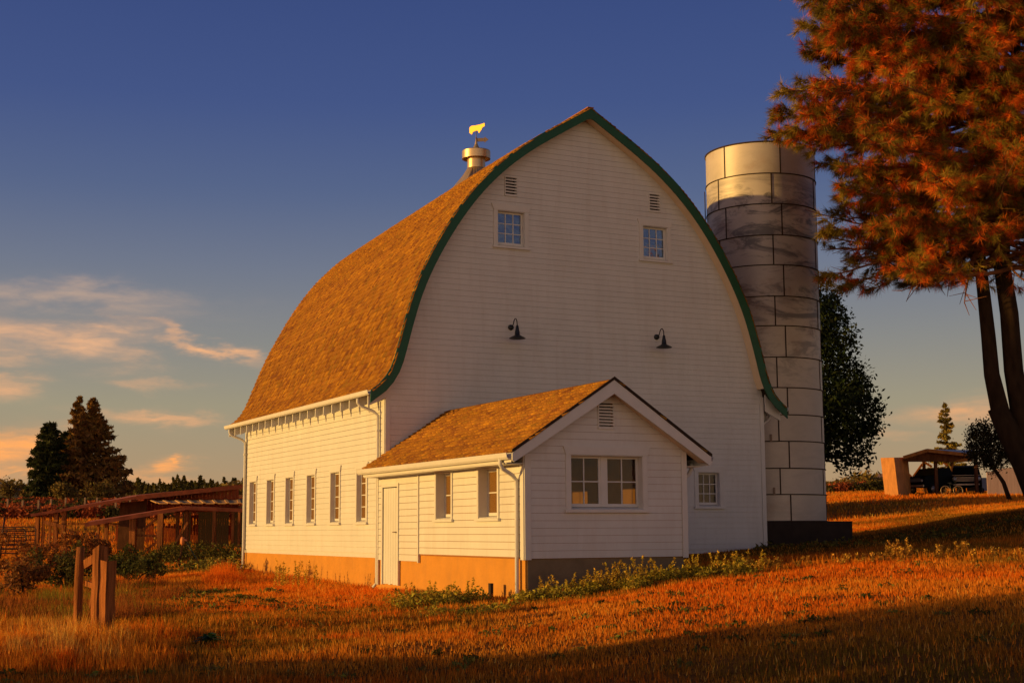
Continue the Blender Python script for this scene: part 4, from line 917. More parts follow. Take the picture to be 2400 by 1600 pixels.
for row, (d, u0, u1) in enumerate([(112, -120, 600), (120, -120, 600), (128, -120, 600), (137, -120, 600), (147, -120, 600), (158, -120, 600), (128, 1935, 2105), (135, 1935, 2105)]):
    n_ = int((u1-u0)*18); u = q.uniform(u0, u1, n_); l_ = (u-1202)/FPX*d; x = CAM[0]+FH[0]*d+RH[0]*l_+q.normal(size=n_)*.3; y = CAM[1]+FH[1]*d+RH[1]*l_+q.normal(size=n_)*.3
    hh = (.55 if row > 5 else .45)+(.25 if row > 5 else .45)*vnoise(u*.09, u*0+row*7.3, 3)+.35*vnoise(u*.4, u*0+row*3.3, 9); z = gz(x, y)+q.rand(n_)*hh
    ctr = np.stack([x, y, z], 1); Vs.append(tri_leaves(ctr, .20, q)); g_ = (vnoise(u*.03, u*0+row*1.7, 13) > .63)[:, None]
    cc_ = np.where(g_, np.array((.09, .075, .02)), np.array((.42, .10, .03))); Cs.append(np.repeat(np.clip(cc_*(1+.3*q.normal(size=(n_, 1))), .01, .9), 4, axis=0))
props(fast('vineyard_foliage', np.concatenate(Vs), 4, LEAF, cols=np.concatenate(Cs)), 'rows of rusty orange vines on the slope beyond the sheds', 'vines', kind='stuff')
pw = mat('grey_stake_wood', (.34, .2, .11), .9)
stakes = [(97, 1173), (126, 1168), (233, 1168), (240, 1173), (25, 1170), (160, 1167), (277, 1165), (310, 1160), (205, 1180), (60, 1172)]
for i, (u, v) in enumerate(stakes):
    d = 113+(i % 3)*8; g_ = GP(u, d); top_ = P(u, v, d)[2]; top_ = max(top_, g_[2]+1.5)
    b = MB(); b.bar(g_-np.array((0, 0, .2)), (g_[0], g_[1], top_), .14); o = b.build('vineyard_stake', pw, None, g_)
    rk = sorted(q_[0] for q_ in stakes).index(u); ordn = ('leftmost', 'second', 'third', 'fourth', 'fifth', 'sixth', 'seventh', 'eighth', 'ninth', 'rightmost')[rk]
    props(o, 'weathered wooden stake among the rusty vines, '+(ordn+' of them' if rk in (0, 9) else ordn+' from the left'), 'stake', 'stakes among the vines')
b = MB(); q2 = np.random.RandomState(2); n_ = 60; vs = []; fs = []
for i in range(n_+1):
    u = 1900+ (2260-1900)*i/n_; pk = 1148-32*math.exp(-((u-2045)/42)**2)-20*math.exp(-((u-2085)/30)**2)-6*math.exp(-((u-2160)/60)**2)-q2.rand()*1.6
    for d, v in ((6000, 1150), (6400, pk), (6900, 1150)): vs.append(P(u, v, d))
for i in range(n_):
    k = i*3; fs += [(k, k+3, k+4, k+1), (k+1, k+4, k+5, k+2)]
b.add(vs, fs); o = b.build('mountain', SNOW); o['kind'] = 'structure'

# ------------------------------------------------------------------ pine on the right
DP = 37.1
def pp(u, v, d=DP): return P(u*1.0204, v*1.0204, d)       # read off the 2352-px view
pbase = GP(2462, DP); pine = empty('pine_tree', pbase, 'huge long-needled pine with twin trunks, sunlit orange', 'pine tree')
b = MB(); b.tube([pbase-np.array((0, 0, .3)), pp(2384, 1130), pp(2356, 1060), pp(2322, 1000), pp(2290, 935)], [.42, .38, .37, .32, .26], 14)
b.tube([pp(2348, 1045), pp(2300, 955), pp(2278, 860), pp(2270, 770), pp(2258, 660), pp(2246, 560), pp(2255, 400), pp(2262, 200), pp(2270, 0), pp(2275, -250)], [.30, .25, .205, .19, .17, .165, .14, .11, .08, .04], 14)
b.tube([pp(2366, 1060), pp(2346, 955), pp(2328, 850), pp(2318, 720), pp(2300, 600), pp(2310, 400), pp(2330, 200), pp(2340, -100), pp(2345, -380)], [.32, .27, .25, .24, .22, .18, .14, .10, .05], 14)
b.build('trunk', BARK, pine)
rp = np.random.RandomState(17); tips, dirs, tint = [], [], []; lb = MB()
def limb(a, e, r0, dens=1., spread=1.):
    lt = rp.uniform(.5, 1.35)
    a = np.array(a); e = np.array(e); ln = np.linalg.norm(e-a); mid = (a+e)/2+np.array((0, 0, -.06*ln))+rp.normal(size=3)*.05*ln
    ts = np.linspace(0, 1, 7); c = np.array([(1-t)**2*a+2*t*(1-t)*mid+t*t*e for t in ts]); lb.tube(c, list(np.linspace(r0, .012, 7)), 6, caps=False)
    for k in range(int(10*dens*ln/2)+4):
        t = .22+.78*rp.rand()**.8; o_ = (1-t)**2*a+2*t*(1-t)*mid+t*t*e; d_ = (e-a)/ln+rp.normal(size=3)*.62*spread; d_[2] = d_[2]*.5+.06; d_ /= np.linalg.norm(d_)
        l2 = rp.uniform(.35, .95)*(1.1-.45*t); lb.tube([o_, o_+d_*l2], [.014, .006], 4, caps=False); br_t = lt*rp.uniform(.75, 1.25)
        for j in range(5):
            s = .35+.65*(j+rp.rand())/5; w_ = d_+rp.normal(size=3)*.38; w_ /= np.linalg.norm(w_); tips.append(o_+d_*l2*s+w_*.1*(j > 0)); dirs.append(w_); tint.append(br_t)
# limbs reaching to the outline seen against the sky, then limbs filling the crown
OUT = [(1890, 15), (1850, 62), (1868, 118), (1895, 90), (1812, 208), (1845, 190), (1804, 262), (1790, 306), (1830, 300), (1850, 250), (1880, 330), (1905, 372), (1900, 300), (1950, 440), (1885, 492), (1905, 520), (1960, 500), (1902, 572), (1930, 600),
       (1888, 640), (1940, 655), (1990, 672), (2070, 668), (2010, 640), (2140, 655), (2200, 650), (1985, 560), (2100, 600), (2215, 695), (2240, 620), (1900, 180), (1880, -20), (1920, 40), (2060, 560), (1935, 470), (2310, 640), (2360, 650), (2190, 600)]
for (u, v) in OUT:
    e = pp(u, v, DP+rp.uniform(-1.6, 1.0)); vv = min(max(v+rp.uniform(-10, 60), -200), 600); a = pp(2255+rp.uniform(-5, 60), vv if v < 560 else 560+rp.uniform(-60, 20), DP); limb(a, e, .07, 1.15)
for k in range(250):
    v = rp.uniform(-420, 625); a = pp(2255+rp.uniform(0, 75), v, DP); z = a[2]; rad = 1.09*min(5.9, 3.1+1.5*rp.rand()+ (2.0 if v < 420 else .8))*rp.uniform(.45, 1.); th = rp.rand()*2*math.pi
    e = a+np.array((math.cos(th)*rad, math.sin(th)*rad, rp.uniform(-.5, .55)))
    l_ = depth_lat(e[0], e[1]); uu = (1202+l_[1]/l_[0]*FPX)/1.0204
    if uu < 1905 and v > -50: e = a+(e-a)*.62
    limb(a, e, .07, .95)
for k in range(90):       # shaggy inner boughs facing the yard
    v = rp.uniform(-60, 560); a = pp(rp.uniform(2250, 2350), v, DP); th = math.atan2(-FH[1], -FH[0])+rp.normal()*.9; rad = rp.uniform(1.2, 3.6)
    limb(a, a+np.array((math.cos(th)*rad, math.sin(th)*rad, rp.uniform(-.6, .4))), .06, 1.0)
tips = np.array(tips); _vn = fbm(tips[:, 0]*.75+tips[:, 2]*.5, tips[:, 1]*.75-tips[:, 2]*.8, 2, 41)*1.33; _kk = (_vn > .36) | (rp.rand(len(tips)) < .12); tips = tips[_kk]; dirs = np.array(dirs)[_kk]; tint = np.array(tint)[_kk]; tint = np.array(tint); NN = 40; pass
# thin out clusters that would leave the outline
dl = depth_lat(tips[:, 0], tips[:, 1]); uu = (1202+dl[1]/dl[0]*FPX)/1.0204; vv = (1241.5-(tips[:, 2]-CAM[2])/dl[0]*FPX)/1.0204
edge = np.interp(vv, [-50, 0, 60, 120, 200, 260, 310, 345, 400, 440, 480, 560, 600, 640, 670, 700], [1872, 1872, 1842, 1858, 1808, 1798, 1782, 1885, 1915, 1950, 1892, 1905, 1925, 1895, 1930, 2020])
low = np.interp(uu, [1850, 1900, 2000, 2080, 2200, 2240, 2400, 2600], [655, 660, 672, 660, 655, 690, 670, 670])
po_ = np.where(uu < edge+60, .14, .46)
keep = ((uu > edge-4) & (vv < low)) | (vv < -60); keep &= (rp.rand(len(uu)) < np.where((vv > 470) & (uu > 2170), .35, 1.)); tips, dirs, tint, po_ = tips[keep], dirs[keep], tint[keep], po_[keep]
V = needles(tips, dirs, NN, .25, .0072, rp, droop=.5, spread=.6)
nc_ = len(tips); bc = np.where((rp.rand(nc_) < po_)[:, None], np.array((.68, .135, .012)), np.array((.28, .19, .024)))*tint[:, None]
bc = np.repeat(bc, NN*3, 0)*np.repeat(1+.2*rp.normal(size=(nc_*NN, 1)), 3, 0)
fast('crown', V, 3, NEEDLE, pine, cols=np.clip(bc, .005, .9)); lb.build('branch', mat('orange_limb_bark', (.20, .075, .03), .9, var=.3), pine)

# ------------------------------------------------------------------ old fence remnants
def ppost(u0, u1, vt, d, name, label, rnd=False, m=WOODP):
    uc = (u0+u1)/2; g_ = GP(uc, d); wd = (u1-u0)/FPX*d; zt = P(uc, vt, d)[2]; b = MB()
    if rnd:
        k = 6; b.tube([(g_[0]+rs.normal()*.004, g_[1], g_[2]-.3+(zt-g_[2]+.3)*i/k) for i in range(k+1)], [wd/2*1.04]*k+[wd/2*.93], 12)
    else:
        s2 = wd/2/1.41; c = [(math.cos(R(ang)), math.sin(R(ang))) for ang in (65, 155, 245, 335)]; vs = []
        for i in range(7):
            z = g_[2]-.3+(zt-g_[2]+.3)*i/6
            for cx_, cy_ in c: vs.append((g_[0]+cx_*s2*1.414+rs.normal()*.005, g_[1]+cy_*s2*1.414+rs.normal()*.005, z+(rs.normal()*.022 if i == 6 else 0)))
        fs = [(i*4+k, i*4+(k+1) % 4, (i+1)*4+(k+1) % 4, (i+1)*4+k) for i in range(6) for k in range(4)]+[(24, 25, 26, 27)]; b.add(vs, fs)
    return props(b.build(name, m, None, g_), label, 'fence post')
ppost(188, 207, 1281, 21.4, 'fence_post', 'round weathered fence post, leftmost of the three in tall grass', True)
ppost(227, 264, 1280, 21.0, 'fence_post', 'tallest square fence post with sunlit left face')
ppost(246, 283, 1313, 20.0, 'fence_post', 'short split square post with a black shaded face')
b = MB(); b.bar(P(200, 1322, 21.35), P(232, 1302, 21.05), .05, .13); o = b.build('fence_rail', WOODP, None, P(215, 1312, 21.2)); props(o, 'upper short plank nailed between the round and square posts', 'fence rail')
b = MB(); b.bar(P(203, 1366, 21.35), P(226, 1374, 21.1), .05, .08); o = b.build('fence_rail', WOODP, None, P(215, 1370, 21.2)); props(o, 'lower broken stub of plank beside the round post', 'fence rail')
b = MB(); b.bar(P(213, 1424, 21.2), P(227, 1330, 21.0), .05, .05); o = b.build('fence_brace', WOODP, None, P(215, 1400, 21.2)); props(o, 'thin leaning stick propped against the tallest square post', 'fence brace')
# slim dark pole left of the gate
g_ = GP(11, 58); b = MB(); b.tube([g_-np.array((0, 0, .2)), P(11, 1210, 58)], .04, 6); o = b.build('metal_pole', PIPE, None, g_); props(o, 'slim upright pole at the end of the livestock gate', 'pole')

# livestock gate panels
def livestock_gate(u0, u1, v0, v1, d, label, bars=5):
    a, c = GP(u0, d), GP(u1, d); t_ = empty('livestock_gate', (a+c)/2, label, 'gate', 'pipe gates by the shed'); z0, z1 = P(u0, v1, d)[2], P(u0, v0, d)[2]
    b = MB(); r = .028
    b.tube([(a[0], a[1], z0), (a[0], a[1], z1-.1), tuple(a[:2]+(c[:2]-a[:2])*.03)+(z1,), tuple(a[:2]+(c[:2]-a[:2])*.97)+(z1,), (c[0], c[1], z1-.1), (c[0], c[1], z0), (a[0], a[1], z0)], r, 6, caps=False); b.build('frame', PIPE, t_)
    for i in range(1, bars):
        z = z0+(z1-z0)*i/bars; b = MB(); b.tube([(a[0], a[1], z), (c[0], c[1], z)], .02, 6); b.build('rail', PIPE, t_)
    for f in (.35, .68):
        q_ = a[:2]+(c[:2]-a[:2])*f; b = MB(); b.tube([(q_[0], q_[1], z0), (q_[0], q_[1], z1)], .02, 6); b.build('upright', PIPE, t_)
livestock_gate(-60, 93, 1235, 1285, 58, 'rusty pipe livestock gate just left of the open shed')
livestock_gate(-70, 70, 1241, 1296, 53, 'nearer rusty pipe livestock gate in the weeds', 6)

# standpipe with hose
g_ = GP(428, 49); t_ = empty('standpipe', g_, 'garden standpipe with orange tap head in the meadow', 'standpipe')
b = MB(); b.tube([g_-np.array((0, 0, .1)), P(428, 1268, 49)], .035, 8); b.build('pipe', WOODD, t_)
hp = P(428, 1266, 49); b = MB(); b.lathe(hp[0], hp[1], [(0, hp[2]+.13), (.06, hp[2]+.11), (.08, hp[2]+.02), (.075, hp[2]-.1), (.04, hp[2]-.16), (0, hp[2]-.16)], 12)
b.bar(hp+np.array((0, 0, .05)), P(438, 1266, 49), .06, .05); b.build('tap_head', mat('orange_tap', (.75, .24, .07), .5), t_)
b = MB(); b.tube([P(436, 1268, 49), P(443, 1280, 49), P(452, 1296, 48.9), P(462, 1310, 48.8), GP(472, 48.7, .03), GP(484, 48.6, .02)], .022, 6)
o = b.build('hose', mat('green_hose', (.06, .07, .03), .5), None, P(450, 1300, 49)); props(o, 'dark garden hose hanging from the standpipe to the grass', 'hose')

# ------------------------------------------------------------------ open sheds on the left
def slab(b, pts, th):
    q_ = [np.array(p) for p in pts]; b.hexa([p-np.array((0, 0, th)) for p in q_]+q_)
def gpost(b, u, v, d, wd=.16):
    g_ = GP(u, d); b.bar(g_-np.array((0, 0, .2)), (g_[0], g_[1], P(u, v, d)[2]), wd)
z8 = lambda x_, y_: (x_/3.92, 1080+y_/3.92)
sA = GP(400, 66); shedA = empty('open_shed', sA, 'long open cattle shed under a rusty roof sloping to the left', 'shed')
b = MB(); slab(b, [P(73, 1205, 63), P(319, 1163, 64), P(319, 1159, 70), P(110, 1198, 70)], .10); slab(b, [P(319, 1163, 64.01), P(572, 1136.5, 66), P(572, 1135.5, 72), P(319, 1159, 70.01)], .10); b.build('roof', ROOFR, shedA)
b = MB(); b.bar(P(72, 1207, 62.95), P(319, 1165.5, 63.95), .05, .13); b.bar(P(319, 1165.5, 63.95), P(573, 1139, 65.95), .05, .20); b.build('fascia_board', ROOFR, shedA)
b = MB()
for u0_, u1_ in ((338, 560),):
    n_ = 26
    for i in range(n_):
        a_, c_ = u0_+(u1_-u0_)*i/n_, u0_+(u1_-u0_)*(i+.93)/n_; f = (a_-319)/254; vt = 1165+(-26)*f+4
        b.hexa([P(a_, 1200, 65.8), P(c_, 1200, 65.8), P(c_, 1200, 66), P(a_, 1200, 66), P(a_, vt, 65.8), P(c_, vt-.1, 65.8), P(c_, vt-.1, 66), P(a_, vt, 66)])
b.build('board_wall', WOODR, shedA)
b = MB(); q4 = [GP(282, 65), GP(345, 65), GP(345, 65.2), GP(282, 65.2)]
b.hexa([np.array(p) for p in q4]+[P(282, 1177, 65), P(345, 1172, 65), P(345, 1172, 65.2), P(282, 1177, 65.2)]); b.build('dark_partition', WOODD, shedA)
for (x8, t8) in ((380, 500), (430, 500), (495, 500), (548, 480), (620, 460)):
    b = MB(); u_, v_ = z8(x8, t8); gpost(b, u_, v_, 63.5, .18 if x8 in (380, 548, 620) else .10); b.build('post', WOODP, shedA)
b = MB(); b.bar(P(*z8(400, 560), 63.3), P(*z8(600, 605), 63.3), .05, .16); b.bar(P(*z8(620, 575), 66), P(*z8(1100, 580), 66), .05, .12); b.build('rail', WOODP, shedA)
b = MB()     # slatted back wall with gaps that let the low sun through
for i in range(46):
    u_ = 275+i*6.4
    if rs.rand() < .16: continue
    d_ = 71; g_ = GP(u_, d_); wd = 5.4/FPX*d_; b.bar(g_-np.array((0, 0, .1)), (g_[0], g_[1], P(u_, 1232-rs.rand()*8, d_)[2]), wd, .03, (FH[0], FH[1], 0))
b.build('slatted_wall', WOODR, shedA)
sB = GP(450, 60); shedB = empty('lean_to_shed', sB, 'low pole lean-to with pale corrugated roof strip beside the barn', 'shed')
b = MB(); n_ = 30
for i in range(n_):        # corrugated strip with battens
    f0, f1 = i/n_, (i+.96)/n_; up = .03 if i % 4 == 0 else 0
    q0, q1 = P(339+230*f0, 1167.5, 68), P(339+230*f1, 1167.5, 68); r0, r1 = P(366+206*f0, 1178.5, 60.6), P(366+206*f1, 1178.5, 60.6)
    up = np.array((0, 0, up)); slab(b, [r0+up, r1+up, q1+up, q0+up], .03)
b.build('roof', ROOFP, shedB)
b = MB(); slab(b, [P(199, 1226, 58), P(434, 1187, 59), P(434, 1184, 62), P(215, 1219, 62)], .09); slab(b, [P(434, 1187, 59.01), P(571, 1193, 60), P(571, 1189, 62.5), P(434, 1184, 62.01)], .07); b.build('eave_roof', ROOFR, shedB)
b = MB(); b.bar(P(199, 1229, 57.95), P(434, 1190, 58.95), .12, .16); b.bar(P(434, 1190, 58.95), P(571, 1196, 59.95), .10, .14); b.build('beam', ROOFR, shedB)
for (x8, t8, wd) in ((1010, 545, .14), (935, 560, .09), (1250, 500, .26), (1500, 480, .22), (1655, 450, .13), (1735, 430, .17), (1990, 460, .14), (2160, 470, .10), (2215, 470, .1)):
    b = MB(); u_, v_ = z8(x8, t8); gpost(b, u_, v_, 58.6 if x8 < 1600 else 59.4, wd); b.build('post', WOODP, shedB)
for (a8, c8) in (((1290, 860), (1480, 710)), ((1590, 790), (1725, 560)), ((1260, 680), (1480, 690)), ((1300, 640), (1450, 520))):
    b = MB(); b.bar(P(*z8(*a8), 58.7), P(*z8(*c8), 58.7), .07, .09); b.build('brace', WOODP, shedB)
b = MB()
for i in range(26):
    u_ = 436+i*5.4
    if i in (4, 5, 20): continue
    g_ = GP(u_, 63.5); b.bar(g_-np.array((0, 0, .1)), (g_[0], g_[1], P(u_, 1199, 63.5)[2]), 4.9/FPX*63.5, .03, (FH[0], FH[1], 0))
b.build('shade_back_wall', mat('shade_black_boards', (.035, .018, .012), .95), shedB)  # inner gloom of the shed painted in as near-black colour
b = MB()
for u_ in (455, 462, 468, 546, 552): g_ = GP(u_, 62.4); b.bar((g_[0], g_[1], g_[2]+.4), (g_[0], g_[1], P(u_, 1203, 62.4)[2]), .07, .03)
b.build('slat', WOODR, shedB)

# far house with grey roof at the left edge
hb = P(10, 1168, 210); house = empty('far_house', hb, 'grey-roofed house far off at the left edge', 'house')
b = MB(); q4 = [P(-40, 1166, 206), P(43, 1166, 206), P(43, 1166, 216), P(-40, 1166, 216)]; t4 = [P(-40, 1146, 206), P(43, 1146, 206), P(43, 1146, 216), P(-40, 1146, 216)]; b.hexa(q4+t4); b.build('wall', mat('grey_house_wall', (.13, .12, .11), .8), house)
b = MB(); r0 = P(-40, 1127, 211); r1 = P(8, 1129, 211); e = [P(-45, 1148, 204), P(52, 1148, 204), P(52, 1148, 218), P(-45, 1148, 218)]
b.add(e+[r0, r1], [(0, 1, 5, 4), (1, 2, 5), (2, 3, 4, 5), (3, 0, 4), (0, 3, 2, 1)]); b.build('roof', mat('slate_roof', (.045, .05, .055), .7), house)
b = MB(); b.hexa([P(33, 1164, 205.9), P(39, 1164, 205.9), P(39, 1164, 206), P(33, 1164, 206), P(33, 1151, 205.9), P(39, 1151, 205.9), P(39, 1151, 206), P(33, 1151, 206)]); b.build('window', BLACKM, house)

# ------------------------------------------------------------------ carport, vehicles, bicycle on the right
DC = 95.
z7 = lambda x_, y_, d=DC: P(2000+x_/5.88, 1020+y_/5.88, d)
def g7(x_, d=DC, dz=0): return GP(2000+x_/5.88, d, dz)
blk = g7(560, 92); t4 = []
b = MB(); c0 = g7(412, 95.5); c1 = g7(598, 91.5); c2 = g7(775, 95.5); c3 = c0+c2-c1
tz = [z7(375, 308, 95.5), z7(560, 305, 91.5), z7(752, 300, 95.5)]; tz.append(tz[0]+tz[2]-tz[1])
b.hexa([c-np.array((0, 0, .3)) for c in (c0, c1, c2, c3)]+tz); o = b.build('block_shed', TANC, None, c1); props(o, 'windowless tan shed block at the left end of the carport', 'shed')
cp = g7(1200); carport = empty('carport', cp, 'open carport with low-pitched metal roof over parked cars', 'carport')
b = MB(); slab(b, [z7(690, 296, 93), z7(1015, 196, 93), z7(1030, 190, 103), z7(740, 280, 103)], .12); b.build('roof', ROOFR, carport)
b = MB(); slab(b, [z7(1015, 196, 93.01), z7(1655, 268, 93), z7(1655, 200, 103), z7(1030, 190, 103.01)], .12); b.build('roof', MTL, carport)
b = MB(); b.bar(z7(690, 305, 92.9), z7(1015, 205, 92.9), .08, .22); b.bar(z7(1015, 205, 92.9), z7(1655, 276, 92.9), .08, .22); b.build('fascia_board', WOODD, carport)
b = MB(); pr_ = [z7(720, 300, 93.5), z7(1060, 215, 93.5), z7(1650, 285, 93.5), z7(1650, 360, 93.5), z7(750, 362, 93.5)]; b.add(pr_+[p+np.array((FH[0]*.1, FH[1]*.1, 0)) for p in pr_], [(0, 1, 2, 3, 4), (9, 8, 7, 6, 5)]+[(i, (i+1) % 5, 5+(i+1) % 5, 5+i) for i in range(5)]); b.build('gable_boards', WOODD, carport)
for (x_, t_, d_) in ((958, 360, 102), (1118, 250, 94), (1668, 285, 94), (1345, 370, 102)):
    b = MB(); g_ = g7(x_, d_); b.bar(g_-np.array((0, 0, .2)), (g_[0], g_[1], z7(x_, t_, d_)[2]), .2); b.build('post', WOODD, carport)
for a_, c_ in (((828, 565), (950, 395)), ((990, 375), (1080, 430)), ((1240, 370), (1300, 410)), ((760, 530), (800, 570))):
    b = MB(); b.bar(z7(*a_, 101.9), z7(*c_, 101.9), .14); b.build('brace', WOODP, carport)
def wheel(root, x_, y_, r, d, nrm, w_=.2, nm='wheel'):
    c = z7(x_, y_, d); n = Vector(nrm).normalized(); b = MB(); b.tube([Vector(c)-n*w_/2, Vector(c)+n*w_/2], r, 20); o_ = b.build(nm, TYRE, root)
    b = MB(); b.tube([Vector(c)-n*(w_/2+.01), Vector(c)+n*(w_/2+.01)], r*.55, 16); b.build('rim', CHROME, o_)
RV = np.array((RH[0], RH[1], 0.)); FV = np.array((FH[0], FH[1], 0.)); ZV = np.array((0, 0, 1.))
def vehicle(name, label, anchor, hdg, prof, width, col, lamps, cat):
    """prof: side outline (length along heading, height); built at anchor, nose along hdg"""
    h = np.array((math.cos(hdg), math.sin(hdg), 0)); s = np.array((-h[1], h[0], 0)); t_ = empty(name, anchor, label, cat); k = len(prof)
    b = MB(); vs = []
    for sg, ins in ((-1, 0), (1, 0)):
        for x_, z_ in prof: tuck = .12*max(0, z_-1.05)/.6; vs.append(anchor+h*x_+s*sg*(width/2-tuck)+ZV*z_)
    b.add(vs, [tuple(range(k)), tuple(range(2*k-1, k-1, -1))]+[(i, (i+1) % k, k+(i+1) % k, k+i) for i in range(k)]); b.build('body', col, t_); return t_, h, s
# pickup facing left-front
anc = g7(1120, 97, 0); hd = math.atan2(*( (-RV*.80-FV*.60)[[1, 0]]))
tr, h_, s_ = vehicle('pickup_truck', 'dark pickup truck parked under the left half of the carport', anc, hd,
    [(2.5, .45), (2.55, .7), (2.5, 1.12), (2.3, 1.2), (1.25, 1.26), (.75, 1.78), (-.5, 1.82), (-.75, 1.25), (-2.5, 1.22), (-2.55, .5)], 1.85, CARD, None, 'pickup truck')
for a_ in (1.65, -1.6):
    for sg in (-1, 1):
        c = anc+h_*a_+s_*sg*.82+ZV*.36; b = MB(); b.tube([c-s_*.12, c+s_*.12], .37, 20); o_ = b.build('wheel', TYRE, tr); b = MB(); b.tube([c-s_*.13, c+s_*.13], .2, 14); b.build('rim', CHROME, o_)
b = MB(); c = anc+h_*2.62+ZV*.55; b.bar(c-s_*.9, c+s_*.9, .1, .14); b.build('bumper', CHROME, tr)
b = MB(); c = anc+h_*2.56+ZV*.92; b.bar(c-s_*.6, c+s_*.6, .04, .2); b.bar(c-s_*.6+ZV*.14, c+s_*.6+ZV*.14, .05, .03); b.build('grille', MTL, tr)
for sg in (-1, 1): c = anc+h_*2.54+s_*sg*.72+ZV*.92; b = MB(); b.tube([c, c+h_*.04], .1, 14); b.build('headlight', LENS, tr)
b = MB(); q4 = [anc+h_*1.29+s_*-.72+ZV*1.27, anc+h_*1.29+s_*.72+ZV*1.27, anc+h_*.80+s_*.66+ZV*1.74, anc+h_*.80+s_*-.66+ZV*1.74]; b.hexa(q4+[p+h_*.02+ZV*.02 for p in q4]); b.build('windscreen', mat('green_tinted_glass', (.05, .07, .03), .15, spec=.6), tr)
# old round-headlight car
anc = g7(1530, 98, 0); hd = math.atan2(*((-RV*.30-FV*.95)[[1, 0]]))
tr, h_, s_ = vehicle('old_car', 'old dark car with round headlights and chrome grille in the carport', anc, hd,
    [(1.9, .45), (1.98, .7), (1.9, 1.16), (1.6, 1.24), (.5, 1.32), (.1, 1.86), (-1.7, 2.05), (-2.6, 1.9), (-2.7, .5)], 2.0, CARD, None, 'car')
for a_ in (1.2, -1.7):
    for sg in (-1, 1):
        c = anc+h_*a_+s_*sg*.88+ZV*.36; b = MB(); b.tube([c-s_*.12, c+s_*.12], .37, 20); o_ = b.build('wheel', TYRE, tr); b = MB(); b.tube([c-s_*.13, c+s_*.13], .2, 14); b.build('rim', CHROME, o_)
b = MB(); c = anc+h_*2.06+ZV*.62; b.bar(c-s_*.85, c+s_*.85, .1, .09); b.build('bumper', CHROME, tr)
b = MB()
for zz in (.86, .94, 1.02, 1.10): c = anc+h_*1.99+ZV*zz; b.bar(c-s_*.66, c+s_*.66, .03, .035)
b.build('grille', CHROME, tr)
for sg in (-1, 1): c = anc+h_*1.94+s_*sg*.78+ZV*1.0; b = MB(); b.tube([c, c+h_*.08], .16, 18); hl = b.build('headlight', CHROME, tr); b = MB(); b.tube([c+h_*.08, c+h_*.095], .12, 18); b.build('lens', LENS, hl)
b = MB(); c = anc+h_*1.65+ZV*1.245; b.bar(c-s_*.9, c+s_*.9, .5, .03); b.build('hood_edge', CHROME, tr)
# bicycle
bc_ = g7(1325, 92.2); bike = empty('bicycle', bc_, 'bicycle leaning in front of the old car', 'bicycle'); rw = .30
cw_ = [g7(1237, 92.2)+ZV*(rw+.02), g7(1412, 92.2)+ZV*(rw+.02)]
for c in cw_:
    ringp = [c+RV*math.cos(a)*rw+ZV*math.sin(a)*rw for a in np.linspace(0, 2*math.pi, 25)]; b = MB(); b.tube(ringp, .026, 6, caps=False); o_ = b.build('wheel', RIM, bike)
    b = MB()
    for a in np.linspace(0, math.pi, 7)[:-1]: b.tube([c+RV*math.cos(a)*rw+ZV*math.sin(a)*rw, c-RV*math.cos(a)*rw-ZV*math.sin(a)*rw], .004, 4, caps=False)
    b.build('spoke', RIM, o_)
a_, c_ = cw_; bb_ = (a_+c_)/2-ZV*.03; st = a_+(c_-a_)*.36+ZV*.40; hdp = a_+(c_-a_)*.80+ZV*.42
b = MB()
for p0_, p1_ in ((a_, bb_), (a_, st), (bb_, st), (bb_, hdp), (st, hdp), (hdp, c_)): b.tube([p0_, p1_], .018, 6)
b.build('frame', BLACKM, bike)
b = MB(); b.bar(st+ZV*.1-RV*.12, st+ZV*.1+RV*.10, .09, .05); b.tube([st, st+ZV*.1], .014, 6); b.build('saddle', BLACKM, bike)
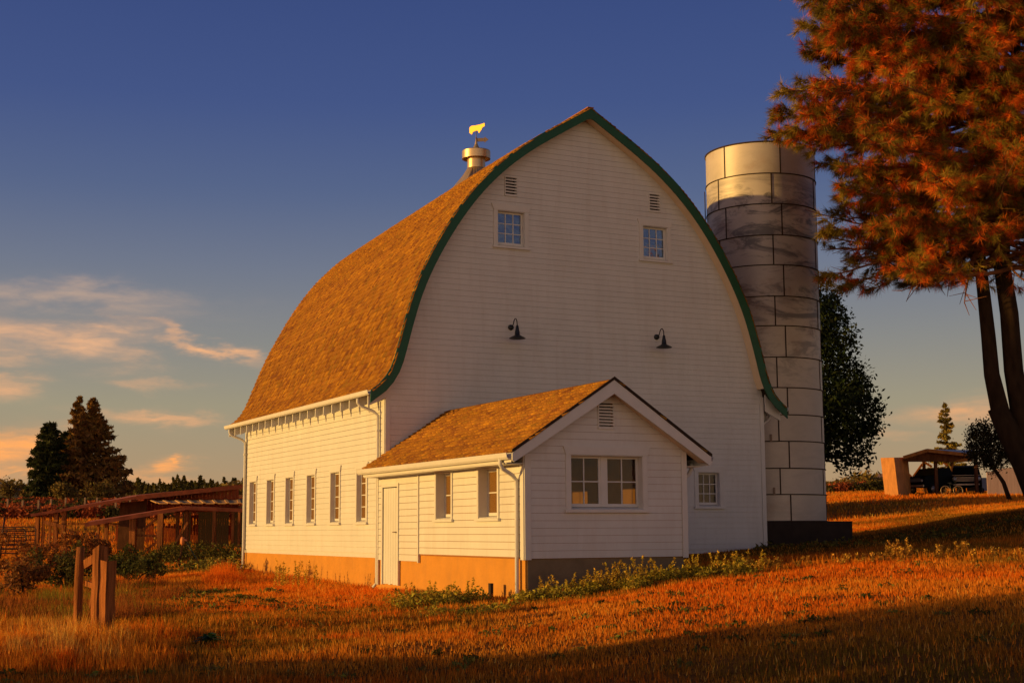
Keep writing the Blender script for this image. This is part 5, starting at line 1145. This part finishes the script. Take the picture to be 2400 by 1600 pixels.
b = MB(); b.tube([hdp, hdp+ZV*.12, hdp+ZV*.13-FV*.25], .013, 6); b.tube([hdp+ZV*.13, hdp+ZV*.13+FV*.25], .013, 6); b.build('handlebar', BLACKM, bike)
# pale fence panels and trailer side
b = MB(); n_ = 11
for i in range(n_):
    x0_, x1_ = 1815+520*i/n_, 1815+520*(i+.96)/n_; vt = (500 if i < 2 else 470-i*4)
    q0, q1 = g7(x0_, 90), g7(x1_, 90); b.hexa([q0-ZV*.2, q1-ZV*.2, q1-ZV*.2+FV*.06, q0-ZV*.2+FV*.06]+[np.array((p[0], p[1], z7(x0_, vt, 90)[2])) for p in (q0, q1, q1+FV*.06, q0+FV*.06)])
o = b.build('panel_fence', PINKW, None, g7(1950, 90)); props(o, 'tall pale vertical-board fence right of the carport', 'fence')
b = MB(); q0, q1 = g7(1635, 97), g7(1818, 97); b.hexa([q0+ZV*.25, q1+ZV*.25, q1+ZV*.25+FV*1.6, q0+ZV*.25+FV*1.6]+[np.array((p[0], p[1], z7(1700, 582, 97)[2])) for p in (q0, q1, q1+FV*1.6, q0+FV*1.6)])
tl = empty('trailer', g7(1725, 97), 'low pale blue box trailer between carport and fence', 'trailer'); b.build('body', BLUEW, tl)
b = MB(); c = g7(1725, 97)+ZV*.25; b.tube([c-FV*.02, c+FV*.15], .24, 16); b.build('wheel', TYRE, tl)
# small pale structure in the far orchard
hb = z7(340, 745, 130); t_ = empty('farm_stand', hb, 'tiny pale-roofed stand beyond the orchard, left of the tan block', 'stand')
b = MB(); b.hexa([z7(285, 690, 130), z7(405, 690, 130), z7(405, 690, 133), z7(285, 690, 133), z7(280, 655, 130), z7(405, 660, 130), z7(405, 660, 133), z7(280, 655, 133)]); b.build('roof', ROOFP, t_)
b = MB(); b.hexa([z7(340, 750, 130), z7(400, 750, 130), z7(400, 750, 132), z7(340, 750, 132), z7(340, 690, 130), z7(400, 690, 130), z7(400, 690, 132), z7(340, 690, 132)])
b.bar(z7(290, 770, 130), z7(292, 690, 130), .12); b.build('wall', TANC, t_)
